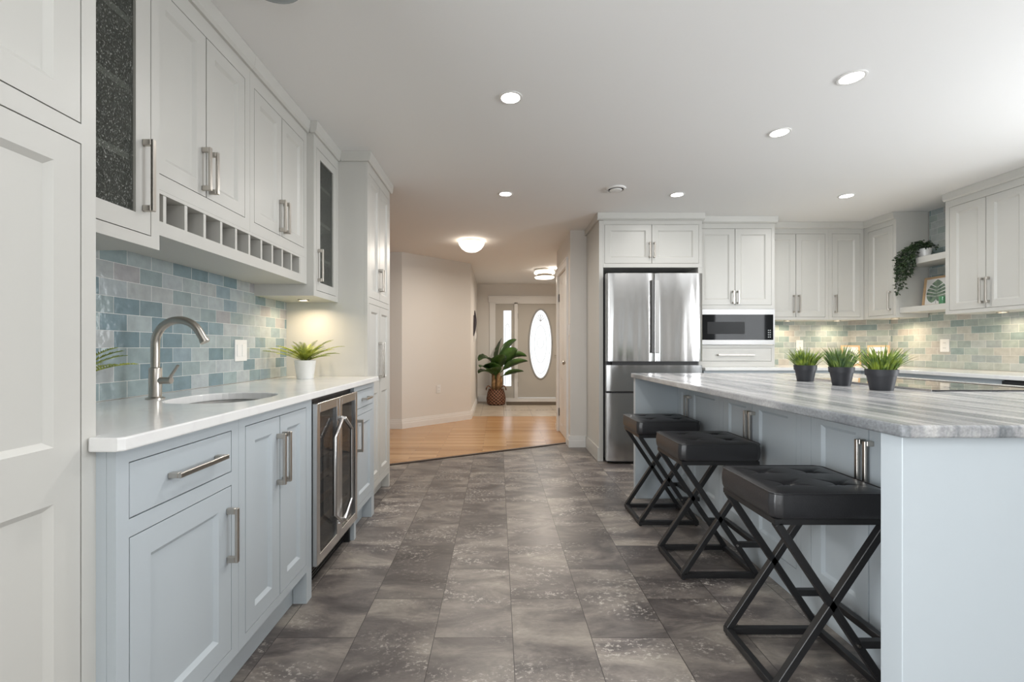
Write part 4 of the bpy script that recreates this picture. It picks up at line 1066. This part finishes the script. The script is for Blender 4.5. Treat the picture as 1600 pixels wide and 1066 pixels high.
# ------------------------------------------------------------------ ceiling fixtures
def recessed(label, x, y, power=7.0):
    root = thing('recessed_light', label, 'ceiling light', (x, y, CEIL), 0, 'recessed ceiling lights')
    MB().lathe([(.049, -.0005), (.062, -.0005), (.062, -.004), (.058, -.006), (.049, -.004)], 32, cap0=False, cap1=False).build('trim_ring', M_TRIM, root, smooth='auto')
    MB().lathe([(.0005, -.0035), (.0485, -.0035), (.0485, -.0008), (.0005, -.0008)], 32, cap0=False, cap1=False).build('lens', M_LED, root)
    area('lamp', (0, 0, -.012), (0, 0, 0), .09, .09, power, (1.0, .98, .95), 'DISK', 165, root)
recessed('lit recessed light nearest above the aisle', .066, 2.31)
recessed('lit recessed light above the aisle farther back toward the hallway', .064, 3.755, 7.0)
recessed('lit recessed light nearest above the island, toward the right picture edge', 1.70, 2.138)
recessed('second lit recessed light above the island', 1.70, 2.685)
recessed('lit recessed light in front of the refrigerator and microwave', 1.52, 3.772, 2.2)
recessed('lit recessed light in front of the corner shelves', 2.98, 3.804, 4.2)
recessed('recessed light behind the camera over the dining end', .40, -.6, 7.0)  # added lamp, softly fills the unseen end of the room
vt = thing('ceiling_vent', 'round white ceiling vent left of the refrigerator recessed light', 'vent', (.962, 3.63, CEIL))
MB().lathe([(.082, -.0005), (.080, -.012), (.066, -.014), (.062, -.006)], 36, cap0=False, cap1=False).build('flange', M_TRIM, vt, smooth='auto')
MB().lathe([(.0005, -.024), (.046, -.020), (.050, -.014), (.046, -.010), (.0005, -.010)], 32, cap0=False, cap1=False).build('disc', M_TRIM, vt, smooth='auto')
MB().lathe([(.0005, -.0007), (.0615, -.0007)], 32, cap0=False, cap1=False).build('throat', M_DARK, vt)
sd = thing('dome_light', 'unlit grey glass ceiling dome cut off by the top picture edge', 'ceiling light', (-.79, 1.54, CEIL))
MB().lathe([(.115, -.0005), (.115, -.014), (.11, -.018)], 36, cap0=False).build('base', M_TRIM, sd, smooth='auto')
MB().lathe([(.108, -.0185), (.104, -.03), (.08, -.046), (.04, -.055), (.001, -.057)], 36, cap1=False).build('dome', M_LENSG, sd, smooth=True)

hl = thing('dome_light', 'lit frosted bowl ceiling light in the hallway', 'ceiling light', (-.32, 5.40, CEIL))
MB().lathe([(.125, -.0005), (.125, -.018), (.118, -.022)], 40, cap0=False).build('base', M_NICKEL, hl, smooth='auto')
MB().lathe([(.158, -.030), (.150, -.055), (.120, -.098), (.075, -.128), (.03, -.140), (.001, -.142)], 40, cap0=False, cap1=False).build('bowl', M_WARM, hl, smooth=True)
for a in (20, 140, 260): MB().tube([(.128 * math.cos(R(a)), .128 * math.sin(R(a)), -.018), (.156 * math.cos(R(a)), .156 * math.sin(R(a)), -.034)], .004, 8).build('clip', M_NICKEL, hl)
area('lamp', (0, 0, -.16), (0, 0, 0), .25, .25, 11, (1.0, .90, .78), 'DISK', 180, hl)
l2 = bpy.data.lights.new('lamp_glow', 'POINT'); l2.energy = 4.0; l2.color = (1.0, .90, .78); l2.shadow_soft_size = .05
o2 = bpy.data.objects.new('lamp_glow', l2); link(o2, hl); o2.location = (0, 0, -.026)
fl = thing('drum_light', 'lit two-tier round glass ceiling light in the foyer before the front door', 'ceiling light', (.775, 7.40, CEIL))
MB().lathe([(.17, -.0005), (.17, -.020), (.16, -.024)], 40, cap0=False).build('base', M_NICKEL, fl, smooth='auto')
MB().lathe([(.165, -.036), (.174, -.044), (.170, -.070), (.150, -.078)], 40, cap0=True, cap1=True).build('upper_shade', M_WARM, fl, smooth='auto')
MB().lathe([(.128, -.079), (.128, -.122)], 40, cap0=False, cap1=False).build('band', M_NICKEL, fl)
MB().lathe([(.160, -.123), (.166, -.130), (.15, -.146), (.06, -.156), (.001, -.157)], 40, cap1=False).build('lower_shade', M_WARM, fl, smooth='auto')
MB().tube([(0, 0, -.024), (0, 0, -.12)], .012, 10).build('stem', M_NICKEL, fl)
area('lamp', (0, 0, -.18), (0, 0, 0), .3, .3, 20, (1.0, .90, .78), 'DISK', 180, fl)
l3 = bpy.data.lights.new('lamp_glow', 'POINT'); l3.energy = 4.0; l3.color = (1.0, .90, .78); l3.shadow_soft_size = .03
o3 = bpy.data.objects.new('lamp_glow', l3); link(o3, fl); o3.location = (.12, -.12, -.034)

def puck(label, x, y, z, power=1.2):
    root = thing('puck_light', label, 'cabinet light', (x, y, z), 0, 'under-cabinet puck lights')
    MB().lathe([(.031, -.0004), (.034, -.0004), (.034, -.006), (.027, -.007), (.027, -.004)], 24, cap0=False, cap1=False).build('ring', M_NICKEL, root, smooth='auto')
    MB().lathe([(.0005, -.004), (.0265, -.004), (.0265, -.0006), (.0005, -.0006)], 24, cap0=False, cap1=False).build('lens', M_PUCK, root)
    area('lamp', (0, 0, -.012), (0, 0, 0), .045, .045, power, (1.0, .80, .55), 'DISK', 160, root)
puck('warm puck light under the narrow glass cabinet above the fern', -1.215, 2.78, 1.40)
puck('warm puck light under the double door cabinet right of the microwave', 3.09, 4.75, ZU)
puck('warm puck light under the single door corner cabinet', 3.62, 4.75, ZU)
puck('warm puck light under the narrow corner cabinet below the trailing plant', 3.93, 4.40, ZU)
puck('warm puck light under the double door cabinet at the right edge', 3.97, 3.50, ZU - .008, .8)

# ------------------------------------------------------------------ hallway and foyer
YD = 9.1
ent = struct('window_1', MB().box(-.085, .345 + .005, YD + .03, YD + .075, .05, .06), M_TRIM, 'narrow sidelight window left of the front door')
sw = holed('sidelight_panel', [(-.05, .07), (.335, .07), (.335, 2.0), (-.05, 2.0)], [(.115, .31), (.275, .31), (.275, 1.865), (.115, 1.865)], YD + .03, YD + .07, M_DOOR, ent)
MB().box(.115, .275, YD + .046, YD + .054, .31, 1.865).build('glass_pane', M_FROST, ent)
cm = MB()
for k in range(13):
    a = R(180 - 15 * k)
    if k: cm.bar(pp, (.195 + .045 * math.cos(a), YD + .040, 1.45 + .14 * math.sin(a)), .006, .006)
    pp = (.195 + .045 * math.cos(a), YD + .040, 1.45 + .14 * math.sin(a))
cm.box(.149, .154, YD + .038, YD + .044, .33, 1.45); cm.box(.236, .241, YD + .038, YD + .044, .33, 1.45)
cm.build('leading', M_CAME, ent)
dr_ = MB().box(.42, .43, YD + .03, YD + .035, .07, .08)
dO = [(.405, .075), (1.315, .075), (1.315, 2.0), (.405, 2.0)]
door = holed('door_1', dO, ellipse(.875, 1.175, .225, .70, 56), YD + .03, YD + .075, M_DOOR)
tag(door, 'greige front door with a tall oval glass window', None, None, 'structure')
ov = ellipse(.875, 1.175, .225, .70, 56)
gp = MB().prism([(x, z) for x, z in ov], 0, .008).build('glass_pane', M_FROST, door)
for v in gp.data.vertices: x, y, z = v.co; v.co = (x, YD + .046 + z, y)
rg_ = MB(); oo = ellipse(.875, 1.175, .238, .713, 56); rg_.tube([(x, YD + .028, z) for x, z in oo] + [(oo[0][0], YD + .028, oo[0][1]), (oo[1][0], YD + .028, oo[1][1])], .018, 8, cap=False)
tag(rg_.build('oval_molding', M_CAME, door, smooth=True), 'grey oval molding')
cm = MB()
for s_ in (.86, .55):
    el = ellipse(.875, 1.175, .225 * s_, .70 * s_, 40)
    cm.tube([(x, YD + .042, z) for x, z in el] + [(el[0][0], YD + .042, el[0][1])], .0032, 5, cap=False)
for k in range(5):
    a = R(30 + 30 * k); cm.tube([(.875, YD + .042, 1.64), (.875 + .085 * math.cos(a), YD + .042, 1.64 + .14 * math.sin(a))], .004, 5)
el = ellipse(.875, 1.20, .07, .11, 20); cm.tube([(x, YD + .042, z) for x, z in el] + [(el[0][0], YD + .042, el[0][1])], .003, 5, cap=False)
cm.build('leading', M_CAME, door)
for z in (.35, 1.75): MB().box(.398, .412, YD + .022, YD + .0295, z - .05, z + .05).build('hinge', M_HINGE, door)
lv = MB().tube([(1.25, YD + .028, .95), (1.25, YD - .03, .95), (1.15, YD - .035, .95)], .010, 8).build('handle', M_NICKEL, door, smooth='auto')
tr = MB()
tr.box(-.17, -.06, YD - .022, YD, 0, 2.03); tr.box(-.09, -.05, YD, YD + .10, 0, 2.06); tr.box(.335, .405, YD - .012, YD + .09, 0, 2.02); tr.box(1.315, 1.43, YD - .022, YD + .09, 0, 2.03)
tr.box(-.19, 1.45, YD - .03, YD, 2.03, 2.13); tr.box(-.20, 1.46, YD - .04, YD, 2.13, 2.155); tr.box(-.05, 1.315, YD - .012, YD + .09, 2.0, 2.03)
tr.box(-.06, .335, YD - .012, YD + .09, 0, .07); tr.box(.405, 1.315, YD - .008, YD + .09, 0, .068)
struct('trim_2', tr, M_TRIM, 'white casing around the front door and sidelight')
# closet door
cdo = thing('door_2', 'white panelled closet door in the short right hallway wall', None, (.812, 5.878, .005), -LR)
cdo['kind'] = 'structure'
q = MB(); W2 = 5.878 - 5.122
q.box(0, W2, .010, .035, 0, 2.03)
shaker(q, W2 * .5, .80, 0, .0, t=.0098, rail=.10, slope=.02, rec=.007, y=0)
shaker(q, W2 * .5, .80, W2 * .5, .0, t=.0098, rail=.10, slope=.02, rec=.007, y=0)
shaker(q, W2 * .5, 1.23, 0, .80, t=.0098, rail=.10, slope=.02, rec=.007, y=0)
shaker(q, W2 * .5, 1.23, W2 * .5, .80, t=.0098, rail=.10, slope=.02, rec=.007, y=0)
q.build('slab', M_TRIM, cdo)
kb = MB().lathe([(.026, 0), (.026, .004), (.010, .006), (.009, .026), (.024, .034), (.027, .046), (.018, .058), (.001, .06)], 24, cap1=False).build('knob', M_NICKEL, cdo, smooth='auto')
kb.rotation_euler = (R(90), 0, 0); kb.location = (W2 - .07, -.0005, .92)
for z in (.25, 1.75): MB().box(.0, .022, -.010, -.0005, z - .05, z + .05).build('hinge', M_HINGE, cdo)
tr = MB()
tr.box(.778, .80, 5.052, 5.122, 0, 2.04); tr.box(.778, .80, 5.878, 5.948, 0, 2.04); tr.box(.778, .80, 5.052, 5.948, 2.04, 2.115); tr.box(.770, .80, 5.042, 5.958, 2.115, 2.13)
struct('trim_3', tr, M_TRIM, 'white casing around the closet door')

# door mat
tag(MB().box(.165, 1.35, 8.52, 8.96, 0.0005, .010).build('door_mat', M_MAT, bevel=.003, seg=1), 'dark brown door mat on the foyer tiles at the front door', 'mat')
# thin mosaic border in the foyer floor
mo = MB()
for k in range(26):
    if k % 5 != 4: mo.box(.12 + k * .055, .16 + k * .055, 7.82, 7.86, 0.0, .0012)
mo.box(.098, .106, 7.15, 8.45, 0, .0012)
struct('trim_4', mo, plain('mosaic_brown', (.16, .12, .09), .4), 'thin dark mosaic border set in the foyer tiles')

# banana plant in a basket
bp = thing('potted_banana_plant', 'tall leafy green plant in a brown wicker basket beside the front door', 'potted plant', (-.035, 8.62, 0))
bk = MB().lathe([(.15, 0), (.178, .02), (.188, .12), (.170, .22), (.148, .285), (.152, .30), (.138, .30), (.135, .25)], 40, cap1=False).build('basket', M_BASKET, bp, smooth='auto')
for sg in (-1, 1):
    P = [(sg * (.125 + .02 * math.cos(R(a))), .05 * math.cos(R(a)), .29 + .075 * math.sin(R(a))) for a in range(0, 181, 15)]
    P = [(sg * .145 + 0.0, .052 * math.cos(R(a)), .285 + .075 * math.sin(R(a))) for a in range(0, 181, 15)]
    P = [(sg * (.100 + .05 * (1 + math.cos(R(a))) * .9), -.10, .285 + .085 * math.sin(R(a))) for a in range(0, 181, 15)]
    MB().tube(P, .011, 8).build('basket_handle', M_BASKET, bk, smooth=True)
MB().lathe([(.001, .27), (.136, .27)], 24, cap0=False, cap1=False).build('soil', M_SOIL, bp)
for (bx, by, tx, ty, h_) in ((-.05, 0, -.06, .02, .66), (.03, -.03, .04, -.02, .72), (.0, .05, -.005, .06, .60), (.065, .03, .085, .03, .55)):
    MB().tube([(bx, by, .26), ((bx + tx) / 2 + .01, (by + ty) / 2, .45), (tx, ty, h_)], [.048, .042, .026], 12).build('trunk', M_TRUNK, bp, smooth=True)
def banana_leaf(p0, az, L_, el0, droop, w_, roll=0.0):
    mb = MB(); n = 16; az = R(az); P = []; el = R(el0); p = Vector(p0)
    for s in range(n + 1):
        P.append(p.copy()); e_ = el - R(droop) * (s / n) ** 1.2
        p = p + Vector((math.cos(az) * math.cos(e_), math.sin(az) * math.cos(e_), math.sin(e_))) * (L_ / n)
    vs = []; fs = []
    for s in range(n + 1):
        t_ = s / n
        if t_ < .22: w = .008 + .01 * t_
        else:
            u = (t_ - .22) / .78; w = 1.7 * w_ * (math.sin(math.pi * min(1, u ** .75)) ** .7) + .002
        d = (P[min(s + 1, n)] - P[max(s - 1, 0)]).normalized(); sd_ = d.cross(Vector((0, 0, 1))).normalized(); up = sd_.cross(d)
        sd_ = sd_ * math.cos(R(roll)) + up * math.sin(R(roll)); up = sd_.cross(d)
        rip = .012 * math.sin(t_ * 38)
        vs += [P[s] - sd_ * w + up * (w * .35 + rip * w * 4), P[s], P[s] + sd_ * w + up * (w * .35 - rip * w * 4)]
        if s:
            a = 3 * (s - 1); fs += [(a, a + 1, a + 4, a + 3), (a + 1, a + 2, a + 5, a + 4)]
    mb.add(vs, fs); o = mb.build('leaf', M_BANANA, bp, smooth=True, fix=False)
    md = o.modifiers.new('solid', 'SOLIDIFY'); md.thickness = .002
for a in (((-.05, 0, .66), 220, .52, 82, 130, .085, 15), ((-.04, -.02, .58), 232, .47, 52, 75, .10, -10), ((.03, -.02, .70), 40, .78, 72, 55, .06, 70), ((.04, -.03, .66), 5, .70, 66, 95, .05, 60),
          ((.05, 0, .58), -15, .66, 48, 55, .045, 50), ((.0, -.03, .58), 290, .55, 64, 40, .085, 5), ((-.02, -.02, .56), 250, .45, 42, 55, .09, 0), ((.07, .02, .52), 345, .50, 28, 30, .04, 40),
          ((.0, .03, .62), 70, .78, 80, 40, .075, 50), ((-.05, .0, .55), 215, .38, 42, 75, .085, 0), ((.03, .0, .64), 340, .62, 72, 60, .075, 80), ((-.01, -.03, .5), 265, .42, 60, 30, .07, 0)):
    banana_leaf(*a)
# dark ornament on the hall wall
orn = thing('wall_ornament', 'dark hanging ornament on the hallway wall near the front door', 'wall decoration', (-.419, 7.75, 1.30), LR)
for (x0, z0, x1, z1, w_) in ((-.18, .0, -.10, .36, .10), (.08, .05, .16, .46, .09), (.0, -.10, .02, .12, .05)):
    mb = MB(); vs = []; n = 10
    for s in range(n + 1):
        t_ = s / n; w = w_ * math.sin(math.pi * (.06 + .9 * t_)); cx = x0 + (x1 - x0) * t_; cz = z0 + (z1 - z0) * t_
        vs += [(cx - w / 2, -.01 - .03 * math.sin(math.pi * t_), cz), (cx + w / 2, -.012 - .03 * math.sin(math.pi * t_), cz), (cx + w / 2, -.001, cz), (cx - w / 2, -.001, cz)]
    fs = []
    for s in range(n):
        for k in range(4): fs.append((4 * s + k, 4 * s + (k + 1) % 4, 4 * s + 4 + (k + 1) % 4, 4 * s + 4 + k))
    fs += [(0, 1, 2, 3), tuple(4 * n + k for k in (3, 2, 1, 0))]
    mb.add(vs, fs); mb.build('feather', M_ORN if x0 != 0 else M_PAPER, orn)
